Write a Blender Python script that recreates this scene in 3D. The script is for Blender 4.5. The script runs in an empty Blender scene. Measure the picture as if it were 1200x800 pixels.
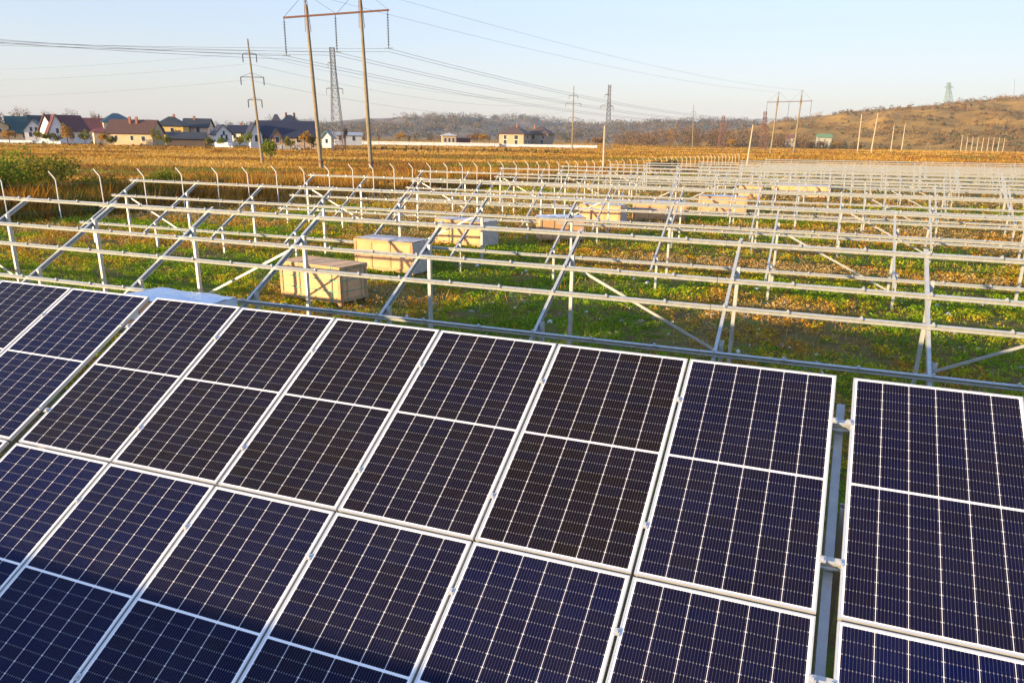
import bpy, bmesh, math, random
import numpy as np
from mathutils import Vector, Matrix
random.seed(7); rng = np.random.default_rng(7)
R = math.radians
SC = bpy.context.scene
COL = SC.collection

# ------------------------------------------------------------------ camera
CAM = np.array([6.6442, -6.2984, 4.5513])
YAW, PITCH, ROLL, FPX = -0.3682, -0.3138, 0.0171, 893.88
TILT = 0.5084
def cam_axes():
    cy, sy, cp, sp = math.cos(YAW), math.sin(YAW), math.cos(PITCH), math.sin(PITCH)
    f = np.array([sy*cp, cy*cp, sp]); r = np.array([cy, -sy, 0.]); u = np.cross(r, f)
    cr, sr = math.cos(ROLL), math.sin(ROLL)
    return cr*r + sr*u, -sr*r + cr*u, f
RX, UP, FW = cam_axes()
cam_d = bpy.data.cameras.new('camera'); cam = bpy.data.objects.new('camera', cam_d); COL.objects.link(cam)
cam.matrix_world = Matrix(((RX[0], UP[0], -FW[0], CAM[0]), (RX[1], UP[1], -FW[1], CAM[1]), (RX[2], UP[2], -FW[2], CAM[2]), (0, 0, 0, 1)))
cam_d.sensor_fit = 'HORIZONTAL'; cam_d.sensor_width = 36; cam_d.lens = 36*FPX/1200
cam_d.shift_y = 50/1200; cam_d.clip_start = 0.1; cam_d.clip_end = 20000
SC.camera = cam

# ------------------------------------------------------------------ sky, sun, exposure
SUN_EL, SUN_AZ = R(8.6), R(38)            # low sun behind the camera, to the left
to_sun = Vector((-math.sin(SUN_AZ)*math.cos(SUN_EL), -math.cos(SUN_AZ)*math.cos(SUN_EL), math.sin(SUN_EL)))
world = bpy.data.worlds.new('World'); SC.world = world; world.use_nodes = True
nt = world.node_tree; nt.nodes.clear()
wo = nt.nodes.new('ShaderNodeOutputWorld'); bg = nt.nodes.new('ShaderNodeBackground'); sky = nt.nodes.new('ShaderNodeTexSky')
sky.sky_type = 'NISHITA'; sky.sun_disc = False; sky.sun_elevation = SUN_EL; sky.sun_rotation = math.atan2(to_sun.x, to_sun.y)
sky.altitude = 200; sky.air_density = 1.0; sky.dust_density = 0.6; sky.ozone_density = 1.4
bg.inputs['Strength'].default_value = 0.13
hsv = nt.nodes.new('ShaderNodeHueSaturation'); wtc = nt.nodes.new('ShaderNodeTexCoord'); wsp = nt.nodes.new('ShaderNodeSeparateXYZ'); wmr = nt.nodes.new('ShaderNodeMapRange')
nt.links.new(wtc.outputs['Generated'], wsp.inputs[0]); nt.links.new(wsp.outputs[2], wmr.inputs[0])
wmr.inputs[1].default_value = .03; wmr.inputs[2].default_value = .5; wmr.inputs[3].default_value = .50; wmr.inputs[4].default_value = .78   # hazier towards the horizon
nt.links.new(wmr.outputs[0], hsv.inputs['Saturation'])
def wmath(op, a, b=None, c=None):
    k = nt.nodes.new('ShaderNodeMath'); k.operation = op
    for i, v in enumerate((a, b, c)):
        if v is None: continue
        if hasattr(v, 'links'): nt.links.new(v, k.inputs[i])
        else: k.inputs[i].default_value = v
    return k.outputs[0]
wrp = nt.nodes.new('ShaderNodeValToRGB'); nt.links.new(wsp.outputs[2], wrp.inputs[0])
el = wrp.color_ramp.elements
for q, (p, v) in zip((el[0], el.new(.2), el[-1]), ((0, .30), (.2, .46), (.75, .95))): q.position = p; q.color = (v, v, v, 1)
wdot = nt.nodes.new('ShaderNodeVectorMath'); wdot.operation = 'DOT_PRODUCT'; nt.links.new(wtc.outputs['Generated'], wdot.inputs[0]); wdot.inputs[1].default_value = to_sun
even = wmath('SUBTRACT', 1.0, wmath('MULTIPLY', wmath('POWER', wdot.outputs['Value'], 2.0), .42))   # light scattered twice evens out the sky
nt.links.new(wmath('MULTIPLY', wmath('MULTIPLY', wrp.outputs[0], 2.0), even), hsv.inputs['Value'])
tint = nt.nodes.new('ShaderNodeMix'); tint.data_type = 'RGBA'; tint.blend_type = 'MULTIPLY'; tint.inputs['Factor'].default_value = 1
tcol = nt.nodes.new('ShaderNodeMix'); tcol.data_type = 'RGBA'      # thin haze: cream at the horizon, cooler above
tcol.inputs['A'].default_value = (1.02, .975, 1.09, 1); tcol.inputs['B'].default_value = (.90, .97, 1.22, 1)
wmt = nt.nodes.new('ShaderNodeMapRange'); wmt.inputs[1].default_value = .02; wmt.inputs[2].default_value = .2
nt.links.new(wsp.outputs[2], wmt.inputs[0]); nt.links.new(wmt.outputs[0], tcol.inputs['Factor']); nt.links.new(tcol.outputs['Result'], tint.inputs['B'])
nt.links.new(sky.outputs[0], hsv.inputs['Color']); nt.links.new(hsv.outputs[0], tint.inputs['A'])
nt.links.new(tint.outputs['Result'], bg.inputs[0]); nt.links.new(bg.outputs[0], wo.inputs[0])
sun_d = bpy.data.lights.new('sun', 'SUN'); sun = bpy.data.objects.new('sun', sun_d); COL.objects.link(sun)
sun_d.energy = 4.6; sun_d.angle = R(0.5); sun_d.color = (1.0, 0.72, 0.38)
sun.rotation_euler = (-to_sun).to_track_quat('-Z', 'Y').to_euler(); sun.location = (-60, -80, 40)
vs = SC.view_settings; vs.view_transform = 'Standard'; vs.look = 'None'; vs.gamma = 1.0; vs.use_curve_mapping = False
vs.exposure = 1.42

# ------------------------------------------------------------------ where things stand
def ray(px, py):                      # direction of a photograph pixel, unit depth
    return RX*((px-600)/FPX) - UP*((py-450)/FPX) + FW
def at_depth(px, py, d): return CAM + ray(px, py)*d
def pix(P):
    d = np.asarray(P, float) - CAM
    z = d @ FW
    return 600 + FPX*(d @ RX)/z, 450 - FPX*(d @ UP)/z, z
def gz(X, Y):
    X = np.asarray(X, float); Y = np.asarray(Y, float)
    y = np.clip(Y-8, 0, 92)/10.43
    g = -y*(.10 - .08*np.clip((X+20)/40, 0, 1))
    return g + (-0.85-g)*np.clip((Y-110)/150, 0, 1)
def ground_at(px, depth):             # ground point below a pixel column at a depth
    P = at_depth(px, 170, depth)
    return np.array([P[0], P[1], float(gz(P[0], P[1]))])
FEN0, FSTEP = np.array([-31.3, 21.0]), np.array([.372, 2.592])
def fence_side(X, Y):                 # > 0 outside the fence (left), metres
    n = np.array([-FSTEP[1], FSTEP[0]])/np.hypot(*FSTEP)
    return (np.asarray(X)-FEN0[0])*n[0] + (np.asarray(Y)-FEN0[1])*n[1]

# ------------------------------------------------------------------ materials
def mat(name, col, rough=.7, metal=0., var=0., scale=3., col2=None, bump=0., spec=.4, island=0.):
    m = bpy.data.materials.new(name); m.use_nodes = True
    n = m.node_tree.nodes; l = m.node_tree.links; b = n['Principled BSDF']
    b.inputs['Roughness'].default_value = rough; b.inputs['Metallic'].default_value = metal
    b.inputs['Specular IOR Level'].default_value = spec
    c = (*col, 1)
    if col2 is None and not var and not island and not bump:
        b.inputs['Base Color'].default_value = c; return m
    tc = n.new('ShaderNodeTexCoord'); nz = n.new('ShaderNodeTexNoise')
    nz.inputs['Scale'].default_value = scale; nz.inputs['Detail'].default_value = 6; nz.inputs['Roughness'].default_value = .65
    l.new(tc.outputs['Object'], nz.inputs['Vector'])
    mix = n.new('ShaderNodeMix'); mix.data_type = 'RGBA'
    c2 = (*col2, 1) if col2 else tuple(x*(1-var) for x in col) + (1,)
    mix.inputs['A'].default_value = c; mix.inputs['B'].default_value = c2
    rmp = n.new('ShaderNodeMapRange'); rmp.inputs[1].default_value = .35; rmp.inputs[2].default_value = .65
    l.new(nz.outputs['Fac'], rmp.inputs[0]); l.new(rmp.outputs[0], mix.inputs['Factor'])
    out = mix.outputs['Result']
    if island:
        g = n.new('ShaderNodeNewGeometry'); hs = n.new('ShaderNodeHueSaturation'); mr = n.new('ShaderNodeMapRange')
        mr.inputs[3].default_value = 1-island; mr.inputs[4].default_value = 1+island
        l.new(g.outputs['Random Per Island'], mr.inputs[0]); l.new(mr.outputs[0], hs.inputs['Value']); l.new(out, hs.inputs['Color']); out = hs.outputs[0]
    l.new(out, b.inputs['Base Color'])
    if bump:
        bp = n.new('ShaderNodeBump'); bp.inputs['Strength'].default_value = bump; bp.inputs['Distance'].default_value = .02
        l.new(nz.outputs['Fac'], bp.inputs['Height']); l.new(bp.outputs[0], b.inputs['Normal'])
    return m
def leaf_mat(name, col, col2, scale=.4, island=.35, trans=.35):
    m = mat(name, col, .8, 0, col2=col2, scale=scale, island=island, spec=.05)
    n = m.node_tree.nodes; l = m.node_tree.links; b = n['Principled BSDF']; o = n['Material Output']
    src = b.inputs['Base Color'].links[0].from_socket
    t = n.new('ShaderNodeBsdfTranslucent'); ms = n.new('ShaderNodeMixShader'); ms.inputs[0].default_value = trans
    l.new(src, t.inputs[0]); l.new(b.outputs[0], ms.inputs[1]); l.new(t.outputs[0], ms.inputs[2]); l.new(ms.outputs[0], o.inputs[0])
    return m

M = {}
M['steel'] = mat('galvanised_steel', (.52, .54, .52), .38, .40, col2=(.41, .43, .44), scale=9, bump=.04)
M['bolt'] = mat('zinc_clamp', (.52, .53, .53), .45, .4, var=.2, scale=30)
M['alu'] = mat('anodised_aluminium', (.60, .61, .61), .38, .45, var=.08, scale=14)
M['wood'] = mat('crate_plywood', (.66, .41, .22), .8, 0, col2=(.53, .31, .15), scale=2.2, bump=.15)
M['woodside'] = mat('crate_plank', (.50, .33, .17), .85, 0, col2=(.36, .23, .11), scale=3, bump=.2)
M['card'] = mat('crate_cardboard', (.64, .37, .19), .85, 0, col2=(.54, .29, .13), scale=1.5)
M['strap'] = mat('green_strap', (.05, .30, .20), .5)
M['film'] = mat('stretch_film', (.66, .72, .78), .25, 0, col2=(.52, .58, .66), scale=5, bump=.6, spec=.6)
M['bluefilm'] = mat('blue_sheet', (.42, .52, .66), .35, 0, col2=(.50, .58, .68), scale=3, bump=.3)
M['dullfilm'] = mat('dusty_film', (.50, .43, .36), .35, 0, col2=(.40, .38, .37), scale=2.5, bump=.5, spec=.5)
M['label'] = mat('paper_label', (.75, .70, .62), .8)
M['ink'] = mat('label_print', (.04, .03, .03), .8)
M['concrete'] = mat('pole_concrete', (.25, .20, .12), .9, 0, col2=(.18, .145, .09), scale=1.5, bump=.1)
M['pale_concrete'] = mat('weathered_concrete', (.46, .40, .29), .9, 0, col2=(.36, .31, .22), scale=1.5)
M['rust'] = mat('rusty_steel', (.20, .09, .05), .8, .1, col2=(.12, .06, .045), scale=4)
M['dark'] = mat('dark_steel', (.07, .075, .085), .6, .2, var=.3, scale=4)
M['insul'] = mat('glass_insulator', (.06, .075, .085), .6, 0, var=.3, scale=20)
M['wire'] = mat('conductor_wire', (.20, .22, .25), .5, .3)
M['tower'] = mat('tower_steel', (.16, .17, .18), .6, .2, var=.3, scale=.5)
M['towerred'] = mat('tower_red', (.17, .085, .065), .7, 0, var=.3, scale=.5)
M['towerpale'] = mat('tower_pale_green', (.20, .28, .27), .6, .1)
M['post'] = mat('fence_post_paint', (.74, .73, .70), .7, 0, var=.2, scale=6)
M['bark'] = mat('tree_bark', (.10, .075, .05), .9, 0, var=.4, scale=3)
M['glass'] = mat('window_glass', (.03, .035, .045), .15, 0, spec=.6)
M['frame'] = mat('window_frame', (.65, .64, .62), .6)

def cell_material():
    """Half-cut cell pattern of a panel, in metres of the panel's own space."""
    m = bpy.data.materials.new('solar_cells'); m.use_nodes = True
    n = m.node_tree.nodes; l = m.node_tree.links; b = n['Principled BSDF']
    tc = n.new('ShaderNodeTexCoord'); sp = n.new('ShaderNodeSeparateXYZ'); l.new(tc.outputs['Object'], sp.inputs[0])
    def mth(op, a, c=None, d=None):
        k = n.new('ShaderNodeMath'); k.operation = op
        for i, v in enumerate((a, c, d)):
            if v is None: continue
            if hasattr(v, 'links'): l.new(v, k.inputs[i])
            else: k.inputs[i].default_value = v
        return k.outputs[0]
    X, Y = sp.outputs[0], sp.outputs[1]
    PX, PY = 0.1818, 0.0920                        # cell pitch
    HX = 3*PX                                      # half width of the cell field
    CB = 0.009                                     # half height of the centre gap
    ya = mth('SUBTRACT', mth('ABSOLUTE', Y), CB)   # distance above the centre gap
    HY = 11*PY
    def stripe(v, pitch, half):                    # 1 within half of a multiple of pitch
        fr = mth('FRACT', mth('ADD', mth('DIVIDE', v, pitch), .5))
        return mth('LESS_THAN', mth('ABSOLUTE', mth('SUBTRACT', fr, .5)), half/pitch)
    colgap = stripe(X, PX, .0015)
    rowgap = stripe(ya, PY, .0011)
    centre = mth('LESS_THAN', ya, 0.0)
    border = mth('MAXIMUM', mth('GREATER_THAN', mth('ABSOLUTE', X), HX), mth('GREATER_THAN', ya, HY))
    dx = mth('ABSOLUTE', mth('SUBTRACT', mth('FRACT', mth('ADD', mth('DIVIDE', X, PX), .5)), .5))
    dy = mth('ABSOLUTE', mth('SUBTRACT', mth('FRACT', mth('ADD', mth('DIVIDE', ya, PY), .5)), .5))
    diamond = mth('LESS_THAN', mth('ADD', mth('MULTIPLY', dx, PX), mth('MULTIPLY', dy, PY)), .0062)
    bus = stripe(mth('ADD', X, PX/18), PX/9, .00055)
    pad = mth('MULTIPLY', stripe(mth('ADD', X, PX/18), PX/9, .0016), stripe(ya, PY, .0055))
    white = mth('MAXIMUM', mth('MAXIMUM', colgap, centre), mth('MAXIMUM', border, diamond))
    silver = mth('MAXIMUM', mth('MULTIPLY', rowgap, .09), mth('MAXIMUM', mth('MULTIPLY', bus, .23), mth('MULTIPLY', pad, .55)))
    # tone set per module, sun and shade tint painted in, random per cell
    oi = n.new('ShaderNodeObjectInfo')
    wn = n.new('ShaderNodeTexWhiteNoise'); wn.noise_dimensions = '3D'
    cx = n.new('ShaderNodeCombineXYZ')
    l.new(mth('FLOOR', mth('DIVIDE', X, PX)), cx.inputs[0]); l.new(mth('FLOOR', mth('DIVIDE', Y, PY)), cx.inputs[1]); l.new(mth('MULTIPLY', oi.outputs['Random'], 50.), cx.inputs[2])
    l.new(cx.outputs[0], wn.inputs['Vector'])
    tone = n.new('ShaderNodeMix'); tone.data_type = 'RGBA'
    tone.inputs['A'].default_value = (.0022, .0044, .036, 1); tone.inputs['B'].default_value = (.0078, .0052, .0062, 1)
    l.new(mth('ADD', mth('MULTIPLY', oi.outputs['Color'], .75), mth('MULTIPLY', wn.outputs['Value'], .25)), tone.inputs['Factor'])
    m1 = n.new('ShaderNodeMix'); m1.data_type = 'RGBA'; m1.inputs['B'].default_value = (.42, .43, .43, 1)
    l.new(tone.outputs['Result'], m1.inputs['A']); l.new(silver, m1.inputs['Factor'])
    m2 = n.new('ShaderNodeMix'); m2.data_type = 'RGBA'; m2.inputs['B'].default_value = (.78, .78, .79, 1)
    l.new(m1.outputs['Result'], m2.inputs['A']); l.new(white, m2.inputs['Factor'])
    # thin uneven dust
    dn = n.new('ShaderNodeTexNoise'); dn.inputs['Scale'].default_value = 1.7; dn.inputs['Detail'].default_value = 8; dn.inputs['Roughness'].default_value = .7; dn.inputs['Distortion'].default_value = .6
    dn.noise_dimensions = '4D'; l.new(tc.outputs['Object'], dn.inputs['Vector']); l.new(mth('MULTIPLY', oi.outputs['Random'], 40.), dn.inputs['W'])
    sm = mth('MAXIMUM', mth('SUBTRACT', dn.outputs['Fac'], .42), 0.)
    m3 = n.new('ShaderNodeMix'); m3.data_type = 'RGBA'; m3.inputs['B'].default_value = (.22, .19, .16, 1)
    l.new(m2.outputs['Result'], m3.inputs['A']); l.new(mth('ADD', mth('MULTIPLY', sm, .07), .002), m3.inputs['Factor'])
    l.new(m3.outputs['Result'], b.inputs['Base Color'])
    b.inputs['Roughness'].default_value = .16; b.inputs['IOR'].default_value = 1.33; b.inputs['Specular IOR Level'].default_value = .10
    return m
M['cells'] = cell_material()

# ------------------------------------------------------------------ mesh helpers
class MB:
    def __init__(s): s.v = []; s.f = []; s.mi = []
    def add(s, vs, fs, mi=0):
        o = len(s.v); s.v += [tuple(map(float, v)) for v in vs]
        s.f += [tuple(i+o for i in f) for f in fs]; s.mi += [mi]*len(fs)
    def box(s, c, size, mtx=None, mi=0, taper=1.):
        x, y, z = (d/2 for d in size)
        vs = [Vector((sx*x*(taper if sz > 0 else 1), sy*y*(taper if sz > 0 else 1), sz*z)) for sz in (-1, 1) for sy in (-1, 1) for sx in (-1, 1)]
        if mtx: vs = [mtx @ v for v in vs]
        c = Vector(c); vs = [v+c for v in vs]
        s.add(vs, [(0, 2, 3, 1), (4, 5, 7, 6), (0, 1, 5, 4), (2, 6, 7, 3), (0, 4, 6, 2), (1, 3, 7, 5)], mi)
    def bar(s, a, b, w, h=None, mi=0, up=(0, 0, 1)):
        a, b = Vector(a), Vector(b); h = h or w; d = b-a; L = d.length; d.normalize()
        u = Vector(up)
        if abs(d.dot(u)) > .99: u = Vector((0, 1, 0))
        r = d.cross(u).normalized(); u = r.cross(d)
        s.add([p + r*sx*w/2 + u*sz*h/2 for p in (a, b) for sx, sz in ((-1, -1), (1, -1), (1, 1), (-1, 1))],
              [(0, 1, 2, 3), (7, 6, 5, 4), (0, 4, 5, 1), (1, 5, 6, 2), (2, 6, 7, 3), (3, 7, 4, 0)], mi)
    def tube(s, pts, r, n=8, mi=0):
        pts = [Vector(p) for p in pts]; rs = r if isinstance(r, (list, tuple)) else [r]*len(pts)
        rings = []
        for i, p in enumerate(pts):
            d = (pts[min(i+1, len(pts)-1)] - pts[max(i-1, 0)]).normalized()
            u = Vector((0, 0, 1)) if abs(d.z) < .95 else Vector((1, 0, 0))
            x = d.cross(u).normalized(); y = x.cross(d)
            rings += [p + (x*math.cos(2*math.pi*k/n) + y*math.sin(2*math.pi*k/n))*rs[i] for k in range(n)]
        fs = [(i*n+k, i*n+(k+1) % n, (i+1)*n+(k+1) % n, (i+1)*n+k) for i in range(len(pts)-1) for k in range(n)]
        fs += [tuple(range(n-1, -1, -1)), tuple(range((len(pts)-1)*n, len(pts)*n))]
        s.add(rings, fs, mi)
    def prof(s, a, b, pts, up=(0, 0, 1), mi=0):   # sweep a closed 2-D outline (side, up) from a to b
        a, b = Vector(a), Vector(b); d = (b-a).normalized(); u = Vector(up)
        r = d.cross(u).normalized(); u = r.cross(d); n = len(pts)
        s.add([p + r*x + u*y for p in (a, b) for x, y in pts],
              [(k, (k+1) % n, n+(k+1) % n, n+k) for k in range(n)] + [tuple(range(n-1, -1, -1)), tuple(range(n, 2*n))], mi)
    def mesh(s, name, mats, smooth=False):
        me = bpy.data.meshes.new(name); me.from_pydata(s.v, [], s.f)
        for m in (mats if isinstance(mats, (list, tuple)) else [mats]): me.materials.append(m)
        if any(s.mi): me.polygons.foreach_set('material_index', s.mi)
        if smooth: me.polygons.foreach_set('use_smooth', [True]*len(s.f))
        bm = bmesh.new(); bm.from_mesh(me); bmesh.ops.recalc_face_normals(bm, faces=bm.faces); bm.to_mesh(me); bm.free()
        return me
    def build(s, name, mats, parent=None, loc=None, smooth=False):
        return link(name, s.mesh(name, mats, smooth), parent, loc)
def link(name, me, parent=None, loc=None, mw=None):
    o = bpy.data.objects.new(name, me); COL.objects.link(o)
    if parent: o.parent = parent
    if loc is not None: o.location = loc
    if mw is not None: o.matrix_local = mw
    return o
def tag(o, label, cat, group=None, kind=None):
    o['label'] = label; o['category'] = cat
    if group: o['group'] = group
    if kind: o['kind'] = kind
    return o
def thing(name, label, cat, loc=(0, 0, 0), rz=0, group=None):
    o = link(name, None, None, loc); o.rotation_euler = (0, 0, rz); o.empty_display_size = .2
    return tag(o, label, cat, group)
def structure(o): o['kind'] = 'structure'; return o
def numpy_mesh(name, V, F, mats, mi=None):          # V (n,3), F (m,k)
    me = bpy.data.meshes.new(name); k = F.shape[1]
    me.vertices.add(len(V)); me.vertices.foreach_set('co', np.ascontiguousarray(V, np.float32).ravel())
    me.loops.add(F.size); me.loops.foreach_set('vertex_index', np.ascontiguousarray(F, np.int32).ravel())
    me.polygons.add(len(F)); me.polygons.foreach_set('loop_start', np.arange(0, F.size, k, dtype=np.int32))
    for m in (mats if isinstance(mats, (list, tuple)) else [mats]): me.materials.append(m)
    if mi is not None: me.polygons.foreach_set('material_index', np.ascontiguousarray(mi, np.int32))
    me.update(calc_edges=True); me.validate()
    return me
def leaf_quads(C, size, flat=.0):
    """One leaf-shaped quad at each point of C, randomly turned; size scalar or per point."""
    n = len(C); size = np.broadcast_to(np.asarray(size, float), (n,))
    a = rng.normal(size=(n, 3)); a[:, 2] *= (1-flat); a /= np.linalg.norm(a, axis=1)[:, None]
    b = np.cross(a, rng.normal(size=(n, 3))); b /= np.linalg.norm(b, axis=1)[:, None]
    a = a*size[:, None]; b = b*(size*.55)[:, None]
    V = np.stack([C-a, C-b*.9+a*.1, C+a, C+b*.9+a*.1], 1).reshape(-1, 3)
    return V, np.arange(n*4).reshape(n, 4)
def vnoise(X, Y, s, seed=0):                         # cheap smooth value noise, 0..1
    X = np.asarray(X)/s; Y = np.asarray(Y)/s
    xi = np.floor(X).astype(int); yi = np.floor(Y).astype(int); fx = X-xi; fy = Y-yi
    fx = fx*fx*(3-2*fx); fy = fy*fy*(3-2*fy)
    h = lambda a, b: (np.sin(a*127.1 + b*311.7 + seed*74.7)*43758.5453) % 1
    return (h(xi, yi)*(1-fx)+h(xi+1, yi)*fx)*(1-fy) + (h(xi, yi+1)*(1-fx)+h(xi+1, yi+1)*fx)*fy

# ------------------------------------------------------------------ ground (one sheet to the horizon)
def ground():
    th = np.concatenate([np.linspace(-75, 45, 300), np.linspace(49, 281, 48)]) * math.pi/180
    rr = np.concatenate([[.3], np.geomspace(2, 140, 260), np.geomspace(150, 9000, 60)])
    T, Q = np.meshgrid(th, rr); X = CAM[0] + Q*np.sin(T); Y = CAM[1] + Q*np.cos(T)
    Z = gz(X, Y) + np.where(Q < 200, (vnoise(X, Y, 1.1)-.5)*.10 + (vnoise(X, Y, .37, 3)-.5)*.05, 0)*np.clip((Q-1)/4, 0, 1)
    nr, na = T.shape; V = np.stack([X, Y, Z], -1).reshape(-1, 3)
    i, j = np.meshgrid(np.arange(nr-1), np.arange(na), indexing='ij'); j2 = (j+1) % na
    F = np.stack([i*na+j, i*na+j2, (i+1)*na+j2, (i+1)*na+j], -1).reshape(-1, 4)[:, ::-1]
    x, y = V[:, 0], V[:, 1]
    out = np.clip(fence_side(x, y)/2.0 + .5, 0, 1)                       # outside the fence
    far = np.clip((y-128-.1*x)/6 + (vnoise(x, y, 9)-.5)*1.2, 0, 1)       # beyond the end of the site
    gold = np.maximum(out, far)
    m = bpy.data.materials.new('ground_soil_and_grass'); m.use_nodes = True
    me = numpy_mesh('ground', V, F, m); me.polygons.foreach_set('use_smooth', [True]*len(F))
    at = me.attributes.new('field', 'FLOAT', 'POINT'); at.data.foreach_set('value', gold.astype(np.float32))
    n = m.node_tree.nodes; l = m.node_tree.links; b = n['Principled BSDF']; b.inputs['Roughness'].default_value = .95; b.inputs['Specular IOR Level'].default_value = .1
    ge = n.new('ShaderNodeNewGeometry')
    def noise(s, d=6, r=.6, vec=None):
        k = n.new('ShaderNodeTexNoise'); k.inputs['Scale'].default_value = s; k.inputs['Detail'].default_value = d; k.inputs['Roughness'].default_value = r
        l.new(vec or ge.outputs['Position'], k.inputs['Vector']); return k.outputs['Fac']
    def ramp(f, stops):
        k = n.new('ShaderNodeValToRGB'); e = k.color_ramp.elements
        while len(e) < len(stops): e.new(.5)
        for q, (p, c) in zip(e, stops): q.position = p; q.color = (*c, 1)
        l.new(f, k.inputs[0]); return k.outputs[0]
    def mix(f, a, c):
        k = n.new('ShaderNodeMix'); k.data_type = 'RGBA'; l.new(f, k.inputs['Factor']); l.new(a, k.inputs['A']); l.new(c, k.inputs['B']); return k.outputs['Result']
    def rng_(f, a, c):
        k = n.new('ShaderNodeMapRange'); k.inputs[1].default_value = a; k.inputs[2].default_value = c; l.new(f, k.inputs[0]); return k.outputs[0]
    site = ramp(noise(2.2, 8, .72), [(.30, (.05, .035, .018)), (.42, (.12, .08, .03)), (.48, (.085, .12, .018)), (.64, (.13, .18, .022)), (.8, (.26, .20, .04))])
    site = mix(rng_(noise(.35, 5), .42, .6), site, ramp(noise(4, 7, .7), [(.3, (.05, .035, .02)), (.5, (.16, .095, .035)), (.7, (.25, .17, .06))]))
    mp = n.new('ShaderNodeMapping'); mp.inputs['Scale'].default_value = (.012, .05, .05); l.new(ge.outputs['Position'], mp.inputs[0])
    fld = ramp(noise(1.0, 8, .65, mp.outputs[0]), [(.28, (.10, .075, .03)), (.42, (.27, .15, .03)), (.52, (.38, .20, .035)), (.62, (.44, .27, .07)), (.75, (.16, .14, .04))])
    fld = mix(rng_(noise(.9, 6, .7), .4, .75), fld, ramp(noise(.5), [(.3, (.13, .08, .025)), (.7, (.30, .18, .05))]))
    a = n.new('ShaderNodeAttribute'); a.attribute_name = 'field'
    l.new(mix(a.outputs['Fac'], site, fld), b.inputs['Base Color'])
    bp = n.new('ShaderNodeBump'); bp.inputs['Strength'].default_value = .8; bp.inputs['Distance'].default_value = .08
    l.new(noise(5, 8, .7), bp.inputs['Height']); l.new(bp.outputs[0], b.inputs['Normal'])
    structure(link('ground', me))
ground()

# ------------------------------------------------------------------ hills
M['hill'] = mat('hillside_dry_grass', (.42, .235, .05), .95, 0, col2=(.17, .105, .03), scale=.03, spec=.1)
M['ridge'] = mat('ridge_far_woods', (.24, .17, .11), .95, 0, col2=(.09, .09, .08), scale=.006, spec=.1)
def hill(name, sky_pts, d_front, d_top, mname, rough, base_z=-.9):
    """A hill whose crest follows px/py points at depth d_top and whose foot lies at depth d_front."""
    pxs = np.arange(sky_pts[0][0], sky_pts[-1][0]+1, 4.); pys = np.interp(pxs, *zip(*sky_pts))
    V = []; nv = 26; crest = []
    for px, py in zip(pxs, pys):
        top = at_depth(px, py, d_top); foot = ground_at(px, d_front)
        for k in range(nv):
            t = k/(nv-1)
            if t <= .8:
                s = t/.8; e = s*s*(3-2*s)*.55 + s*.45
                P = foot + (top-foot)*np.array([s, s, 0]); P[2] = base_z-.6 + (top[2]-base_z+.6)*e
            else:
                s = (t-.8)/.2; P = top + (top-foot)*np.array([1, 1, 0])*s*1.2; P[2] = top[2]*(1-s) - 3*s
            w = math.sin(math.pi*min(t/.8, 1))
            P[2] += w*rough*(vnoise(P[0], P[1], d_top*.07, 5)-.5 + .5*(vnoise(P[0], P[1], d_top*.022, 9)-.5))
            V.append(P)
    n = len(pxs)
    F = np.array([(i*nv+k, (i+1)*nv+k, (i+1)*nv+k+1, i*nv+k+1) for i in range(n-1) for k in range(nv-1)])
    me = numpy_mesh(name, np.array(V), F, M[mname]); me.polygons.foreach_set('use_smooth', [True]*len(F))
    structure(link(name, me)); return np.array(V).reshape(n, nv, 3)
ridge_pts = [(120, 158), (250, 156), (330, 150), (400, 142), (430, 139.5), (470, 138), (520, 138.5), (560, 139.5), (610, 141.5), (650, 143.5), (700, 146), (750, 148.5), (800, 147), (860, 146), (930, 150), (1000, 160)]
RIDGE = hill('distant_ridge', ridge_pts, 1500, 2900, 'ridge', 40)
hill_pts = [(800, 166), (850, 158), (900, 147), (937, 139.5), (955, 138), (990, 133.3), (1046, 127), (1085, 124), (1112, 122.5), (1165, 117), (1200, 113.5), (1260, 108), (1400, 104), (1560, 112)]
HILL = hill('scrubby_hill', hill_pts, 620, 1100, 'hill', 16)

# ------------------------------------------------------------------ solar panels
PW, PL, PT = 1.1432, 2.0886, .035
GAPX, GAPV = .020, .022
def panel_meshes():
    fr = MB(); w = .012
    for sy in (-1, 1): fr.box((0, sy*(PL/2-w/2), -PT/2), (PW, w, PT))
    for sx in (-1, 1): fr.box((sx*(PW/2-w/2), 0, -PT/2), (w, PL-2*w, PT))
    for sy in (-1, 1): fr.box((0, sy*(PL/2-w-.011), -PT+.001), (PW-2*w, .022, .0018))
    gl = MB(); gl.box((0, 0, -.0055), (PW-2*w, PL-2*w, .006))
    return fr.mesh('panel_frame', M['alu']), gl.mesh('cell_glass', M['cells'])
FR_ME, GL_ME = panel_meshes()
def slope_mw(u, v, off=0., Y0=0., z0=2.8, tilt=TILT):
    return Matrix.Translation((u, Y0 + v*math.cos(tilt) - off*math.sin(tilt), z0 + v*math.sin(tilt) + off*math.cos(tilt))) @ Matrix.Rotation(tilt, 4, 'X')
ORD = ['', 'second', 'third', 'fourth', 'fifth', 'sixth']
def panel(u, v, label, Y0=0., group='solar panels on the front rack', tone=.5):
    o = link('solar_panel', None); o.empty_display_size = .2
    jit = Matrix.Rotation(R(random.uniform(-.18, .18)), 4, 'X') @ Matrix.Rotation(R(random.uniform(-.18, .18)), 4, 'Y')
    o.matrix_world = slope_mw(u+PW/2, v-PL/2, 0, Y0) @ jit
    tag(o, label, 'solar panel', group)
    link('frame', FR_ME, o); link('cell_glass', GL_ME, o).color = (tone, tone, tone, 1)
    return o
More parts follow.
